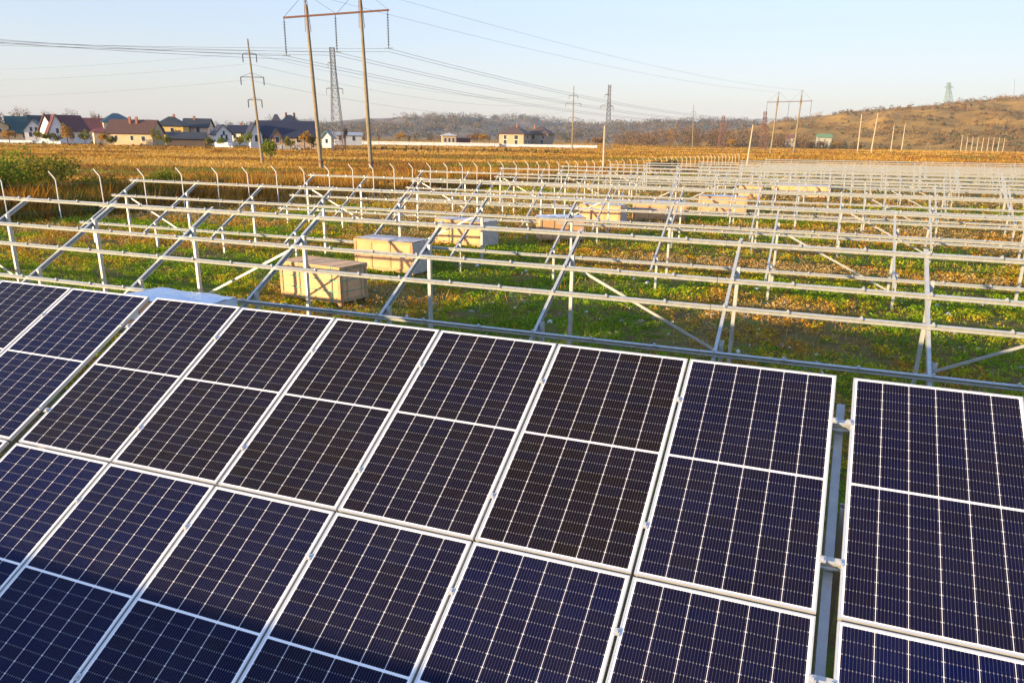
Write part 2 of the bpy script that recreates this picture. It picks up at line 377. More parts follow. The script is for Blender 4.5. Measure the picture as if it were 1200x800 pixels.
TABLE0 = [(-14.42, 'outer'), (-7.075, 'left'), (0.0, 'mid'), (7.085, 'right')]
for u0, which in TABLE0:
    for k in range(6):
        if (which == 'right' and k > 3) or (which == 'outer' and k < 2): continue
        for row in (0, 1):
            u = u0 + k*(PW+GAPX); v = -row*(PL+GAPV)
            rn = 'upper' if row == 0 else 'lower'
            if which == 'mid':
                j = 5-k
                lab = ('%s-row panel directly left of the wide gap that shows a steel rafter' % rn) if j == 0 else '%s-row panel, %s to the left of the wide rafter gap' % (rn, ORD[j])
                if k == 0: lab = '%s-row panel just right of the narrow gap near the left edge' % rn
            elif which == 'right':
                lab = '%s-row panel directly right of the wide rafter gap' % rn if k == 0 else '%s-row panel, %s to the right of the wide rafter gap' % (rn, ORD[k])
            elif which == 'left':
                j = 5-k
                lab = '%s-row panel directly left of the narrow gap near the left edge' % rn if j == 0 else '%s-row panel, %s to the left of the narrow left gap' % (rn, ORD[j])
            else:
                lab = 'dark panel of the %s row in the farthest table on the left' % rn
            tone = (.0, .15, .35, .45, .25, .35)[k] + random.uniform(-.05, .1) if row else {'mid': (.80, .92, .95, .85, 1.0, .55), 'left': (.8, .5, .9, .7, .55, .2)}.get(which, (.5, .6, .5, .6, .5, .6))[k]   # modules vary; lower row's shade blue and upper row's sunlit warmth painted in
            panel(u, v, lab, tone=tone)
for k in range(11):
    panel(-10.6 + k*(PW+GAPX), 0, 'dark panel of the row standing in front of the nearest panels', -10.43, 'solar panels of the row before this one')

# ------------------------------------------------------------------ racks
VP = (-.48, -1.70, -2.52, -3.77)         # where the four purlins cross the slope
POFF = -.045                              # top of purlin under the panel plane
def chan(w, h, t):                        # C outline, mouth to the +x side
    return [(-w/2, -h/2), (w/2, -h/2), (w/2, -h/2+t*2.2), (w/2-t, -h/2+t*2.2), (w/2-t, -h/2+t), (-w/2+t, -h/2+t), (-w/2+t, h/2-t), (w/2-t, h/2-t), (w/2-t, h/2-t*2.2), (w/2, h/2-t*2.2), (w/2, h/2), (-w/2, h/2)]
def hat(w, h):                            # purlin outline with a groove along its front face (-x after sweep)
    g = .012
    return [(-w/2, 0), (w/2, 0), (w/2, -.028), (w/2-g, -.034), (w/2-g, -.068), (w/2, -.074), (w/2, -h), (-w/2, -h), (-w/2, -h+.02), (-w/2+.02, -h+.02), (-w/2+.02, -.02), (-w/2, -.02)]
BAY = 3.45
pm = MB(); pm.prof((0, 0, 0), (2*BAY-.012, 0, 0), hat(.044, .094)); PURLIN = pm.mesh('purlin', M['steel'])
rm = MB(); rm.prof((0, -4.02, 0), (0, -.16, 0), chan(.06, .11, .012)); RAFTER = rm.mesh('rafter', M['steel'])
cm = MB(); cm.box((0, 0, .016), (.055, .06, .032)); cm.box((0, .012, .044), (.030, .030, .024)); CLAMP = cm.mesh('clamp', M['bolt'])
def rack(n, left, right, label, clamps):
    Y0 = 10.43*n
    zl, zr = 0., 0.
    if n >= 1: zl, zr = float(gz(left, Y0-1.5)), float(gz(right, Y0-1.5))
    if n == 1: zl = zr = .03
    nb = int(round((right-left)/BAY)); nb += nb % 2
    sl = math.atan2(zr-zl, nb*BAY)
    root = thing('mounting_rack', label, 'solar rack', (left, Y0, 2.8+zl), 0, 'galvanised racks standing in rows')
    root.rotation_euler = (0, -sl, 0)
    T = Matrix.Rotation(TILT, 4, 'X')
    allc = MB()
    for v in VP:
        for s in range(nb//2):
            o = link('purlin', PURLIN, root, mw=T @ Matrix.Translation((-.25 + s*2*BAY, v+.0325, POFF+random.uniform(-.004, .004))))
            for c in range(6):
                x = .25 + c*1.163 + random.uniform(-.04, .04); 
                if clamps: link('clamp', CLAMP, o, (x, -.02, .001))
                elif clamps is False and n < 7:
                    p = T @ Vector((-.25 + s*2*BAY + x, v+.01, POFF+.016)); allc.box(p, (.06, .06, .05))
    if allc.v:
        c = allc.build('clamp', M['bolt'], root); c['kind'] = 'stuff'
    def sl_pt(x, v, off): return T @ Vector((x, v, off))
    for i in range(nb+1):
        x = i*BAY - (.0 if i else .02)
        if i == nb: x -= .3
        link('rafter', RAFTER, root, mw=T @ Matrix.Translation((x, 0, POFF-.104-.056)))
        for nm, v in (('rear_post', -1.18), ('front_post', -3.36)):
            t = sl_pt(x+.082, v, POFF-.16); w = MB()
            wx, wy = left + t.x, Y0 + t.y
            gb = float(gz(wx, wy)) - (2.8+zl) - math.tan(sl)*t.x - .25
            w.prof((t.x, t.y, gb), (t.x, t.y, t.z+.07), chan(.07, .10, .010), up=(0, 1, 0)); w.build(nm, M['steel'], root)
    def brace(i, down):
        a = sl_pt(i*BAY+.03, -1.18, POFF-.30); b = sl_pt((i+1)*BAY+.03, -1.18, POFF-.30)
        lo = b if down else a; lo = lo.copy(); lo.z = -2.8 + .25
        w = MB(); p, q = (a, lo) if down else (lo, b)
        p = p + Vector((0, -.08, 0)); q = q + Vector((0, -.08, 0))
        w.bar(p, q, .012, .055, up=(0, 0, 1)); w.bar(p+Vector((0, .02, 0)), q+Vector((0, .02, 0)), .03, .010); w.build('brace', M['steel'], root)
    if n == 1:
        for i, d in ((4, 0), (7, 1), (9, 0), (1, 1)): brace(i, d)
    elif n >= 2:
        for i in range(nb):
            if i % 8 == 0: brace(i, 1)
            elif i % 8 == 4: brace(i, 0)
    return root
rack(0, 7.02-6*BAY, 7.02+2*BAY, 'grey rack carrying the dark panels, its rafter showing in the wide gap', None)
FRONT = next(o for o in bpy.data.objects if o.name.startswith('mounting_rack'))
mm = MB(); mm.box((0, 0, .004), (.042, .05, .006)); mm.box((0, 0, .012), (.018, .018, .010)); MIDCL = mm.mesh('panel_clamp', M['bolt'])
for u0, which in TABLE0:
    for k in range(7):
        u = u0 + k*(PW+GAPX) - GAPX/2
        if (which == 'outer' and k < 3) or (which == 'right' and k > 4): continue
        if u < -8: continue
        for v in VP:
            link('panel_clamp', MIDCL, FRONT, mw=Matrix.Rotation(TILT, 4, 'X') @ Matrix.Translation((u-(7.02-6*BAY), v, 0)))
ORDN = ['first', 'second', 'third', 'fourth', 'fifth', 'sixth', 'seventh', 'eighth', 'ninth', 'tenth', 'eleventh', 'twelfth']
LEFT = {1: 8.73-10*BAY+.9, 2: -22.1, 3: -20.0, 4: -18.6, 5: -16.9, 6: -15.2, 7: -13.3, 8: -11.8, 9: -7.2, 10: -3.4, 11: -1.0}
LEFT[1] = 5.27-8*BAY
for n in range(1, 12):
    rack(n, LEFT[n], 13 + 2.5*n + 4, '%s bare galvanised rack row counting back from the dark panels' % ORDN[n-1], n in (1, 2))

# ------------------------------------------------------------------ crates
def crate(px1, py1, px2, py2, dep, h, label, style, back=0.):
    """px/py: the two front bottom corners on the ground in the photograph."""
    def gp(px, py):
        d = ray(px, py); z = 0.
        for _ in range(30):
            P = CAM + d*((z-CAM[2])/d[2]); z = float(gz(P[0], P[1]))
        return P
    a, b = gp(px1, py1), gp(px2, py2); c = (a+b)/2; L = np.hypot(*(b-a)[:2]); ang = math.atan2(b[1]-a[1], b[0]-a[0])
    return crate_at(c, L, ang, dep, h, label, style)
def crate_at(c, L, ang, dep, h, label, style):
    o = thing('panel_crate', label, 'crate', (c[0], c[1], c[2]-.02), ang, 'pallet crates set down between the racks')
    p = MB()
    for sx in (-1, 0, 1):
        for y in (.07, dep/2, dep-.07): p.box((sx*(L/2-.07), y, .06), (.13, .11, .12))
    for y in (.06, dep/2, dep-.06): p.box((0, y, .135), (L, .10, .026))
    p.build('pallet', M['woodside'], o)
    z0 = .15; H = h-z0
    b = MB()
    if style == 'wood':
        b.box((0, dep/2, z0+H/2), (L-.05, dep-.05, H-.03)); b.build('box', M['wood'], o)
        t = MB()
        for z in (z0+.05, h-.06):
            t.box((0, .012, z), (L, .024, .09)); t.box((0, dep-.012, z), (L, .024, .09))
            for sx in (-1, 1): t.box((sx*(L/2-.012), dep/2, z+.001), (.024, dep-.05, .088))
        for sx in (-1, 1):
            t.box((sx*(L/2-.05), .011, z0+H/2), (.10, .022, H-.22)); t.box((sx*(L/2-.011), .08, z0+H/2), (.022, .09, H-.22)); t.box((sx*(L/2-.011), dep-.08, z0+H/2), (.022, .09, H-.22))
        t.build('batten', M['woodside'], o)
        ld = MB()
        for k in range(6): ld.box((0, dep*(k+.5)/6, h-.006), (L-.01, dep/6-.008, .018))
        ld.build('lid', M['wood'], o)
        s = MB()
        for x in (-L*.17, L*.36):
            s.box((x, -.003, z0+H/2), (.028, .006, H+.05)); s.box((x, dep/2, h+.006), (.016, dep, .005))
        for z in (z0+H*.3, z0+H*.62):
            s.box((0, -.0035, z), (L+.006, .005, .026)); s.box((L/2+.003, dep/2, z), (.005, dep, .014))
        for y in (dep*.25, dep*.75): s.box((L/2+.003, y, z0+H/2), (.005, .016, H+.05))
        s.build('strap', M['strap'], o)
    else:
        b.box((0, dep/2, z0+H/2), (L-.02, dep-.02, H)); b.build('box', M['card'], o)
        q = MB()
        for x in (-L*.47, -L*.2, L*.12, L*.46): q.box((x, -.002, z0+H/2), (.075, .016, H-.16))
        q.box((0, -.004, z0+.05), (L, .024, .09)); q.box((0, -.004, h-.05), (L, .024, .08))
        if style != 'film': q.build('batten', M['woodside'], o)
        # crumpled film over the lid and the shaded end
        nx, ny = 16, 10; w = MB(); g = {}
        vs = []
        for i in range(nx+1):
            for j in range(ny+1):
                x = (i/nx-.5)*(L+.02); y = (j/ny)*(dep+.02)-.01
                lift = .05*math.sin(math.pi*i/nx)*math.sin(math.pi*j/ny)
                vs.append((x, y, h+.004 + lift + random.uniform(0, .03)))
        w.add(vs, [(i*(ny+1)+j, (i+1)*(ny+1)+j, (i+1)*(ny+1)+j+1, i*(ny+1)+j+1) for i in range(nx) for j in range(ny)])
        vs = []
        for i in range(9):
            for j in range(ny+1): vs.append((L/2+.012+random.uniform(0, .018), (j/ny)*(dep+.02)-.01, h+.004-(h-.1)*i/8))
        w.add(vs, [(i*(ny+1)+j, (i+1)*(ny+1)+j, (i+1)*(ny+1)+j+1, i*(ny+1)+j+1) for i in range(8) for j in range(ny)])
        w.build('wrap', {'blue': M['bluefilm'], 'film': M['film'], 'ply': M['dullfilm']}[style], o)
        if style == 'film':
            lb = MB(); lb.box((-L*.30, -.004, h-.30), (.42, .006, .24)); lo = lb.build('paper_label', M['label'], o)
            pr = MB()
            for k in range(9): pr.box((-L*.30-.15+k*.022, -.009, h-.25), (.012 if k % 3 else .006, .003, .09))
            pr.build('label_print', M['ink'], lo)
    return o
crate(330, 350, 400, 361, 1.16, 1.13, 'plywood crate with green straps, nearest of the crates on the grass', 'wood')
crate(416, 317, 484, 324.5, 1.16, 1.16, 'pale plywood crate with film-wrapped end, just behind the green-strapped crate', 'ply')
crate(510, 286.5, 565, 292.5, 1.16, 1.16, 'third crate back, light board box with a white top between rack posts', 'ply')
crate(632, 284, 685, 284, 1.14, 1.16, 'board crate under blue film in the middle, with dark post shadows on its front', 'blue')
crate(678, 264, 726, 267, 1.14, 1.2, 'board crate half hidden behind the blue-topped middle crate', 'ply')
crate(741, 259.5, 803, 261, 1.14, 1.2, 'orange-brown crate between the paired rafters right of centre', 'ply')
crate(818, 251, 874, 252.5, 1.14, 1.2, 'crate with a sloping pale blue sheet on its top', 'blue')
crate(862, 234, 892, 235, 1.14, 1.2, 'small-looking orange crate just beyond the blue-sheeted one', 'ply')
crate(903, 232, 970, 234, 1.14, 1.2, 'farthest long orange crate with dark underside among the back racks', 'ply')
crate_at((-5.75, 5.35, 0), 2.25, R(-3), 1.14, 1.22, 'white film-wrapped crate standing right behind the dark panels', 'film')

# ------------------------------------------------------------------ perimeter fence
def fence():
    o = thing('perimeter_fence', 'line of white fence posts with bent tips before the golden reeds', 'fence', (FEN0[0], FEN0[1], 0))
    for i in range(-2, 58):
        P = FEN0 + FSTEP*i + rng.normal(size=2)*.03; z = float(gz(*P)); h = 2.2 + random.uniform(-.05, .05)
        p = Vector((P[0]-FEN0[0], P[1]-FEN0[1], z)); lean = random.uniform(-.05, .05)
        tip = Vector((-.36, -.05, .40))
        w = MB(); w.tube([p-Vector((0, 0, .2)), p+Vector((lean, 0, h-.05)), p+Vector((lean, 0, h))+tip*.15, p+Vector((lean, 0, h))+tip], [.030, .030, .029, .024], 6)
        w.build('post', M['post'], o)
    w = MB()
    for dz in (.5, 1.2, 1.9):
        pts = [Vector((*(FSTEP*i), float(gz(*(FEN0+FSTEP*i)))+dz)) for i in range(-2, 58)]
        w.tube(pts, .004, 3)
    w.build('wire', M['wire'], o)
fence()

# ------------------------------------------------------------------ vegetation
M['weed'] = [leaf_mat('weed_green', (.10, .22, .012), (.27, .36, .018), .5), leaf_mat('weed_yellow', (.54, .42, .025), (.33, .35, .02), .7), leaf_mat('weed_dry', (.54, .28, .035), (.36, .19, .03), .6), leaf_mat('weed_straw', (.52, .38, .16), (.40, .26, .09), .6)]
def weeds():
    # clump centres on the site, thinning with distance
    pts = []
    for (y0, y1, dens) in ((3, 14, 26), (14, 26, 22), (26, 45, 9), (45, 75, 3), (75, 130, .8)):
        xl, xr = -34, 16 + .25*y1
        n = int((xr-xl)*(y1-y0)*dens); X = rng.uniform(xl, xr, n); Y = rng.uniform(y0, y1, n)
        px = CAM[0] + (Y-CAM[1])*math.tan(R(-58)); px2 = CAM[0] + (Y-CAM[1])*math.tan(R(18))
        k = (X > px) & (X < px2) & (fence_side(X, Y) < 1.0); pts.append(np.stack([X[k], Y[k]], 1))
    P = np.concatenate(pts)
    d = vnoise(P[:, 0], P[:, 1], 1.3, 2)*.6 + vnoise(P[:, 0], P[:, 1], .45, 6)*.4
    keep = d > .33; P = P[keep]; d = d[keep]
    n = len(P); g = vnoise(P[:, 0]*.6, P[:, 1], 3.4, 11)*.7 + vnoise(P[:, 0], P[:, 1], 1.1, 12)*.3 + rng.normal(size=n)*.07
    green = np.clip((24-P[:, 1])/60, -.12, .12)
    kind = np.where(g < .42+green, 0, np.where(g < .53+green, 1, np.where(g < .66+green, 2, 3)))
    per = 19; r = rng.uniform(.08, .25, n)*np.clip(1 + (P[:, 1]-20)/60, .9, 1.8); hh = r*rng.uniform(.6, 1.3, n)*np.where(kind >= 2, 1.3, 1)
    C = np.repeat(np.column_stack([P, gz(P[:, 0], P[:, 1])+.0]), per, 0)
    q = rng.normal(size=(n*per, 3)); q /= np.linalg.norm(q, axis=1)[:, None]; q *= rng.uniform(.3, 1, (n*per, 1))**.6
    q[:, 2] = np.abs(q[:, 2])
    C = C + q*np.repeat(np.column_stack([r, r, hh]), per, 0)
    sz = np.repeat(r, per)*rng.uniform(.11, .27, n*per)
    V, F = leaf_quads(C, sz, .3)
    link_stuff('weeds', V, F, M['weed'], np.repeat(kind, per))
    # short grass between the weeds
    n1 = 26000; q = rng.uniform(0, 1, n1)**1.6; Y = 4 + q*60; X = rng.uniform(-36, 24, n1); k = (fence_side(X, Y) < .5) & (vnoise(X, Y, 1.7, 24) > .38); X, Y = X[k], Y[k]
    gg = vnoise(X*.6, Y, 3.4, 11)*.7 + rng.normal(size=len(X))*.08
    blades('short_grass', X, Y, 8, .08, .20, .007, M['weed'], .9, cluster=.16, mi=np.where(gg < .35, 0, np.where(gg < .44, 1, np.where(gg < .55, 2, 3))))
    # upright dry stalks
    n2 = 2600; X = rng.uniform(-34, 22, n2); Y = rng.uniform(6, 60, n2); k = (fence_side(X, Y) < .5) & (vnoise(X, Y, 2.3, 21) > .5); X, Y = X[k], Y[k]
    blades('dry_stalks', X, Y, 7, .18, .42, .012, M['weed'][2:4], .7)
    n3 = 9000; X = rng.uniform(-20, 15, n3); Y = rng.uniform(4, 30, n3); k = (fence_side(X, Y) < .5) & (vnoise(X, Y, 1.2, 22) > .35); X, Y = X[k], Y[k]
    blades('dry_litter', X, Y, 5, .02, .05, .012, M['weed'], 4.5, cluster=.3, mi=rng.choice(4, len(X), p=[.3, .15, .35, .2]))
def link_stuff(name, V, F, mats, mi=None, label=None):
    o = link(name, numpy_mesh(name, V, F, mats, mi)); o['kind'] = 'stuff'
    return o
def blades(name, X, Y, per, h0, h1, w, mats, spread=.35, mi=None, zoff=0., hs=None, cluster=.25):
    n = len(X); N = n*per
    B = np.repeat(np.column_stack([X, Y, gz(X, Y)-.03+zoff]), per, 0); B[:, :2] += rng.normal(size=(N, 2))*cluster
    h = np.repeat(rng.uniform(h0, h1, n) if hs is None else hs, per)*rng.uniform(.65, 1.1, N)
    a = rng.uniform(0, 2*math.pi, N); ln = rng.uniform(0, spread, N)*h
    top = B + np.column_stack([np.cos(a)*ln, np.sin(a)*ln, h]); mid = B*.5 + top*.5; mid[:, 2] += h*.06
    s = rng.uniform(0, 2*math.pi, N); ww = w*rng.uniform(.6, 1.3, N)*np.clip(np.hypot(B[:, 0]-CAM[0], B[:, 1]-CAM[1])/45, .7, 14)
    side = np.column_stack([np.cos(s), np.sin(s), np.zeros(N)])*ww[:, None]
    V = np.stack([B-side*.6, B+side*.6, mid+side, top, mid-side], 1).reshape(-1, 3)
    b = np.arange(N)*5
    F = np.stack([b, b+1, b+2, b+3, b+4], 1)
    m = np.repeat(rng.integers(0, len(mats), n) if mi is None else mi, per)
    return link_stuff(name, V, F, mats, m)
weeds()
M['reed'] = [leaf_mat('reed_gold', (.52, .27, .035), (.38, .18, .025), .12), leaf_mat('reed_straw', (.56, .35, .09), (.42, .24, .05), .1), leaf_mat('reed_rust', (.34, .14, .025), (.24, .10, .02), .15), leaf_mat('reed_olive', (.14, .14, .025), (.20, .17, .03), .15)]
M['field'] = [leaf_mat('field_olive', (.24, .17, .035), (.16, .15, .03), .1), leaf_mat('field_rust', (.30, .14, .035), (.22, .11, .03), .1), leaf_mat('field_straw', (.52, .30, .05), (.42, .23, .035), .08), leaf_mat('field_green', (.15, .18, .03), (.24, .20, .035), .1)]
M['field'] = [M['field'][2], leaf_mat('field_pale', (.58, .37, .10), (.48, .29, .07), .08), M['field'][1], M['field'][3]]
def reeds():
    # dense bank right behind the fence
    n = 15000; s = rng.uniform(-8, 165, n); d = rng.uniform(.5, 15, n); nn = np.array([-FSTEP[1], FSTEP[0]])/np.hypot(*FSTEP); tt = FSTEP/np.hypot(*FSTEP)
    keep = rng.uniform(size=n) < np.clip(1.1 - s/170, .25, 1); s, d = s[keep], d[keep]
    X = FEN0[0] + nn[0]*d + tt[0]*s; Y = FEN0[1] + nn[1]*d + tt[1]*s
    f = vnoise(X, Y, 6, 31)*.5 + vnoise(X, Y, 2.2, 32)*.5 + rng.normal(size=len(X))*.1 - .16*np.clip(1-(s+8)/30, 0, 1)
    mi = np.where(f < .34, 3, np.where(f < .46, 2, np.where(f < .68, 0, 1)))
    hs = (.75 + 1.0*vnoise(X, Y, 5, 33) + .25*rng.normal(size=len(X)))*np.clip(d/2.5, .5, 1)*np.clip(1.1-s/300, .6, 1)
    blades('reeds', X, Y, 11, 1, 2, .022, M['reed'], .75, mi, hs=np.clip(hs, .4, 2.2))
    # thinner tall grass over the open field
    n = 120000; az = rng.uniform(-60, 16, n)*math.pi/180; q = 45*(720/45)**rng.uniform(0, 1, n)
    X = CAM[0]+q*np.sin(az); Y = CAM[1]+q*np.cos(az); k = (fence_side(X, Y) > 13) | (Y > 136+.1*X); X, Y = X[k], Y[k]
    u = X*.94 + Y*.34; w = -X*.34 + Y*.94
    f = vnoise(u, w*3.5, 60, 41)*.5 + vnoise(u, w*2, 16, 43)*.25 + vnoise(X, Y, 4, 42)*.25 + rng.normal(size=len(X))*.035
    k = (f > .33) | (rng.uniform(size=len(X)) < .4); X, Y, f = X[k], Y[k], f[k]; tall = np.clip((45-np.maximum(fence_side(X, Y), 0))/30, 0, 1)*(vnoise(X, Y, 9, 44) > .4)
    mi = np.where(f < .36, 3, np.where(f < .50, 2, np.where(f < .62, 0, 1)))
    blades('tall_grass', X, Y, 5, .45, .95, .020, M['field'], 1.2, mi, cluster=.8, hs=.22 + .3*rng.uniform(size=len(X)) + .55*tall)
reeds()

def crown_pts(n, rx, ry, rz, lobes):
    C = []
    for _ in range(lobes):
        a = rng.uniform(0, 2*math.pi); e = rng.uniform(-.5, 1); q = rng.uniform(.35, .75)
        C.append((rx*q*math.cos(a)*math.sqrt(1-e*e*.8), ry*q*math.sin(a)*math.sqrt(1-e*e*.8), rz*q*e))
    C = np.array(C); k = rng.integers(0, lobes, n); d = rng.normal(size=(n, 3)); d /= np.linalg.norm(d, axis=1)[:, None]
    rad = rng.uniform(.2, 1, (n, 1))**.5*rng.uniform(.7, 1.1, (n, 1))
    return C[k] + d*rad*np.array([rx, ry, rz])*.48
def tree(name, label, P, h, w, mats, n=500, leaf=.3, trunk=.25, lobes=9, cat='tree', group=None, bare=False):
    o = thing(name, label, cat, tuple(P), random.uniform(0, 6), group)
    t = MB(); r = max(.04, h*.02); top = h*.8
    t.tube([(0, 0, -.3), (0, 0, h*.3), (random.uniform(-.1, .1)*w, 0, h*.6), (0, 0, top)], [r*1.3, r, r*.6, r*.2], 6)
    limbs = []
    for k in range(11 if bare else 6):
        a = random.uniform(0, 6.28); z = h*random.uniform(trunk, .65); q = w*.5*random.uniform(.5, .95)
        e = Vector((math.cos(a)*q, math.sin(a)*q, z+h*random.uniform(.1, .3)))
        t.tube([(0, 0, z), (e.x*.5, e.y*.5, z*.45+e.z*.55), e], [r*.5, r*.35, r*.12], 4); limbs.append(e)
    t.build('trunk', M['bark'], o)
    C = crown_pts(n, w/2, w/2, h*(1-trunk)/2, lobes) + np.array([0, 0, h*(1+trunk)/2])
    V, F = leaf_quads(C, rng.uniform(.6, 1.3, n)*leaf)
    link('crown', numpy_mesh('crown', V, F, mats), o)
    return o
M['leaf_gold'] = leaf_mat('leaves_gold', (.45, .25, .03), (.32, .17, .03), .5)
M['leaf_olive'] = leaf_mat('leaves_olive', (.13, .14, .02), (.26, .21, .03), .5)
M['leaf_green'] = leaf_mat('leaves_green', (.10, .16, .015), (.26, .27, .025), .5)
M['twig'] = leaf_mat('bare_twigs', (.20, .14, .09), (.13, .09, .06), .3)
M['twig_rust'] = leaf_mat('rust_leaves', (.26, .14, .05), (.16, .09, .04), .2)
M['scrub_dark'] = leaf_mat('dark_scrub', (.09, .07, .035), (.05, .05, .025), .05)
def gpt(px, py):
    d = ray(px, py); z = -.5
    for _ in range(40):
        P = CAM + d*((z-CAM[2])/d[2]); z = float(gz(P[0], P[1]))
    return np.array([P[0], P[1], z])
# shrubs near the fence and in the field
tree('green_shrub', 'yellow-green shrub behind the fence at the left edge', (-38.5, 26.0, -.4), 3.7, 5.2, M['leaf_green'], 2600, .11, .05, 14, 'shrub')
tree('green_shrub', 'low dark green shrub beside the yellow-green one at the fence', (-37.2, 31.5, -.4), 2.3, 4.0, M['leaf_olive'], 1500, .11, .05, 10, 'shrub')
for (x, y, h, w, mt, lab) in ((-41.5, 22.5, 4.0, 5.6, 'leaf_olive', 'tall olive shrub cut by the left edge of the view'), (-36.8, 36.5, 2.3, 3.8, 'leaf_green', 'low green shrub behind the fourth visible fence post'), (-39.8, 30.5, 3.5, 5.0, 'leaf_olive', 'yellowish shrub rising over the reeds near the left edge'), (-37.6, 41.5, 1.9, 3.6, 'leaf_olive', 'small olive shrub in the reeds left of the rack corner'), (-44.5, 33, 3.8, 6, 'leaf_green', 'rounded bush farther back among the reeds on the left')):
    tree('green_shrub', lab, (x, y, -.4), h, w, M[mt], 1900, .11, .04, 12, 'shrub')
P = ground_at(316, 150); tree('pole_shrub', 'bright green bush at the foot of the three-armed pole', P, 4.4, 3.8, M['leaf_green'], 900, .22, .05, 9, 'shrub')
P = ground_at(778, 118); tree('dark_shrub', 'dark brown bush by the fence beyond the white post', P, 2.4, 6, M['scrub_dark'], 1200, .18, .05, 9, 'shrub')

# ------------------------------------------------------------------ houses
PAINT = {}
def paint(c, rough=.85):
    k = (tuple(c), rough)
    if k not in PAINT: PAINT[k] = mat('plaster' if rough > .7 else 'roofing', c, rough, 0, var=.18, scale=.6)
    return PAINT[k]
def house(label, pxl, pxr, py_base, py_eave, py_ridge, depth, wall, roof, kind='gable_side', turn=0., deep=.8, wins=(), chim=(), name='house', face_wins=(), frontcol=None, base_cut=True, cat='house', over=.65):
    """Walls between pxl and pxr; eave and ridge heights from the photograph; a real building at its depth."""
    s = depth/FPX; pxc = (pxl+pxr)/2; G = ground_at(pxc, depth)
    W = (pxr-pxl)*s; He = (py_base-py_eave)*s; Hr = (py_base-py_ridge)*s; D = W*deep
    v = ray(pxc, 165)[:2]; ang = math.atan2(v[1], v[0])-math.pi/2 + turn
    zb = at_depth(pxc, py_base, depth)[2]
    W /= (abs(math.cos(turn)) + deep*abs(math.sin(turn))); D = W*deep
    o = thing(name, label, cat, (G[0], G[1], zb), ang)
    hb = max(.3, zb-G[2]+.5)
    w = MB()
    if kind == 'hip':
        w.box((0, D/2, (He-hb)/2), (W, D, He+hb))
    elif kind == 'gable_front':      # gable faces the camera
        w.add([(-W/2, 0, -hb), (W/2, 0, -hb), (W/2, 0, He), (0, 0, Hr), (-W/2, 0, He), (-W/2, D, -hb), (W/2, D, -hb), (W/2, D, He), (0, D, Hr), (-W/2, D, He)],
              [(0, 1, 2, 3, 4), (9, 8, 7, 6, 5), (1, 6, 7, 2), (5, 0, 4, 9), (2, 7, 8, 3), (3, 8, 9, 4)])
    else:
        w.add([(-W/2, 0, -hb), (-W/2, D, -hb), (-W/2, D, He), (-W/2, D/2, Hr), (-W/2, 0, He), (W/2, 0, -hb), (W/2, D, -hb), (W/2, D, He), (W/2, D/2, Hr), (W/2, 0, He)],
              [(0, 1, 2, 3, 4), (9, 8, 7, 6, 5), (0, 4, 9, 5), (1, 6, 7, 2), (4, 3, 8, 9), (3, 2, 7, 8)])
    w.build('wall', paint(wall), o)
    r = MB(); t = .22; ov = over
    def slab(q):                      # roof plane with thickness
        q = [Vector(p) for p in q]; nrm = (q[1]-q[0]).cross(q[2]-q[0]).normalized()
        if nrm.z < 0: nrm = -nrm
        lo = [p + nrm*.03 for p in q]; hi = [p + nrm*(t+.03) for p in q]; n = len(q)
        r.add(lo+hi, [tuple(range(n)), tuple(range(2*n-1, n-1, -1))] + [(k, (k+1) % n, n+(k+1) % n, n+k) for k in range(n)])
    if kind == 'hip':
        rl = max(W-D, .5)/2*.8 if W > D else .3
        A = [(-W/2-ov, -ov, He), (W/2+ov, -ov, He), (W/2+ov, D+ov, He), (-W/2-ov, D+ov, He)]; B = [(-rl, D/2, Hr), (rl, D/2, Hr)]
        slab([A[0], A[1], B[1], B[0]]); slab([A[2], A[3], B[0], B[1]]); slab([A[1], A[2], B[1]]); slab([A[3], A[0], B[0]])
    elif kind == 'gable_front':
        k = ov*(Hr-He)/(W/2)
        for sx in (-1, 1): slab([(0, -ov, Hr), (0, D+ov, Hr), (sx*(W/2+ov), D+ov, He-k), (sx*(W/2+ov), -ov, He-k)])
    elif kind == 'gable_side':
        k = ov*(Hr-He)/(D/2)
        for y, yo in ((0, -ov), (D, D+ov)): slab([(-W/2-ov, D/2, Hr), (W/2+ov, D/2, Hr), (W/2+ov, yo, He-k), (-W/2-ov, yo, He-k)])
    elif kind == 'flat':
        r.box((0, D/2, He+.12), (W+.3, D+.3, .24))
    ro = r.build('roof', paint(roof, .65), o)
    for cx, cy in chim:
        c = MB(); hh = Hr-He
        zc = He + hh*.5
        c.box((cx*W, D*cy, zc+hh*.3+.2), (.75, .7, hh*.6+1.1)); c.build('chimney', paint((.30, .12, .07)), ro)
    for fx, fz, ww, wh in wins:       # on the face towards the camera; fractions of W, metres high
        f = MB(); x = fx*W; z = fz*He
        ww *= 1.3; wh *= 1.25; f.box((x, -.02, z), (ww*W+.3, .05, wh+.3)); fo = f.build('window', M['frame'], o)
        g = MB(); g.box((x, -.055, z), (ww*W, .03, wh)); g.build('pane', M['glass'], fo)
    for fy, fz, ww, wh in face_wins:  # on the right-hand end wall
        f = MB(); y = fy*D; z = fz*He
        f.box((W/2+.02, y, z), (.05, ww*D+.2, wh+.2)); fo = f.build('window', M['frame'], o)
        g = MB(); g.box((W/2+.055, y, z), (.03, ww*D, wh)); g.build('pane', M['glass'], fo)
    return o
WHITE, CREAM, TAN, YEL, GREY, PINK = (.80, .78, .74), (.70, .62, .47), (.56, .42, .25), (.62, .42, .13), (.52, .51, .50), (.62, .46, .36)
TEAL, RED, BROWN, NAVY, SLATE = (.02, .07, .08), (.11, .028, .026), (.09, .045, .03), (.018, .022, .048), (.03, .036, .044)
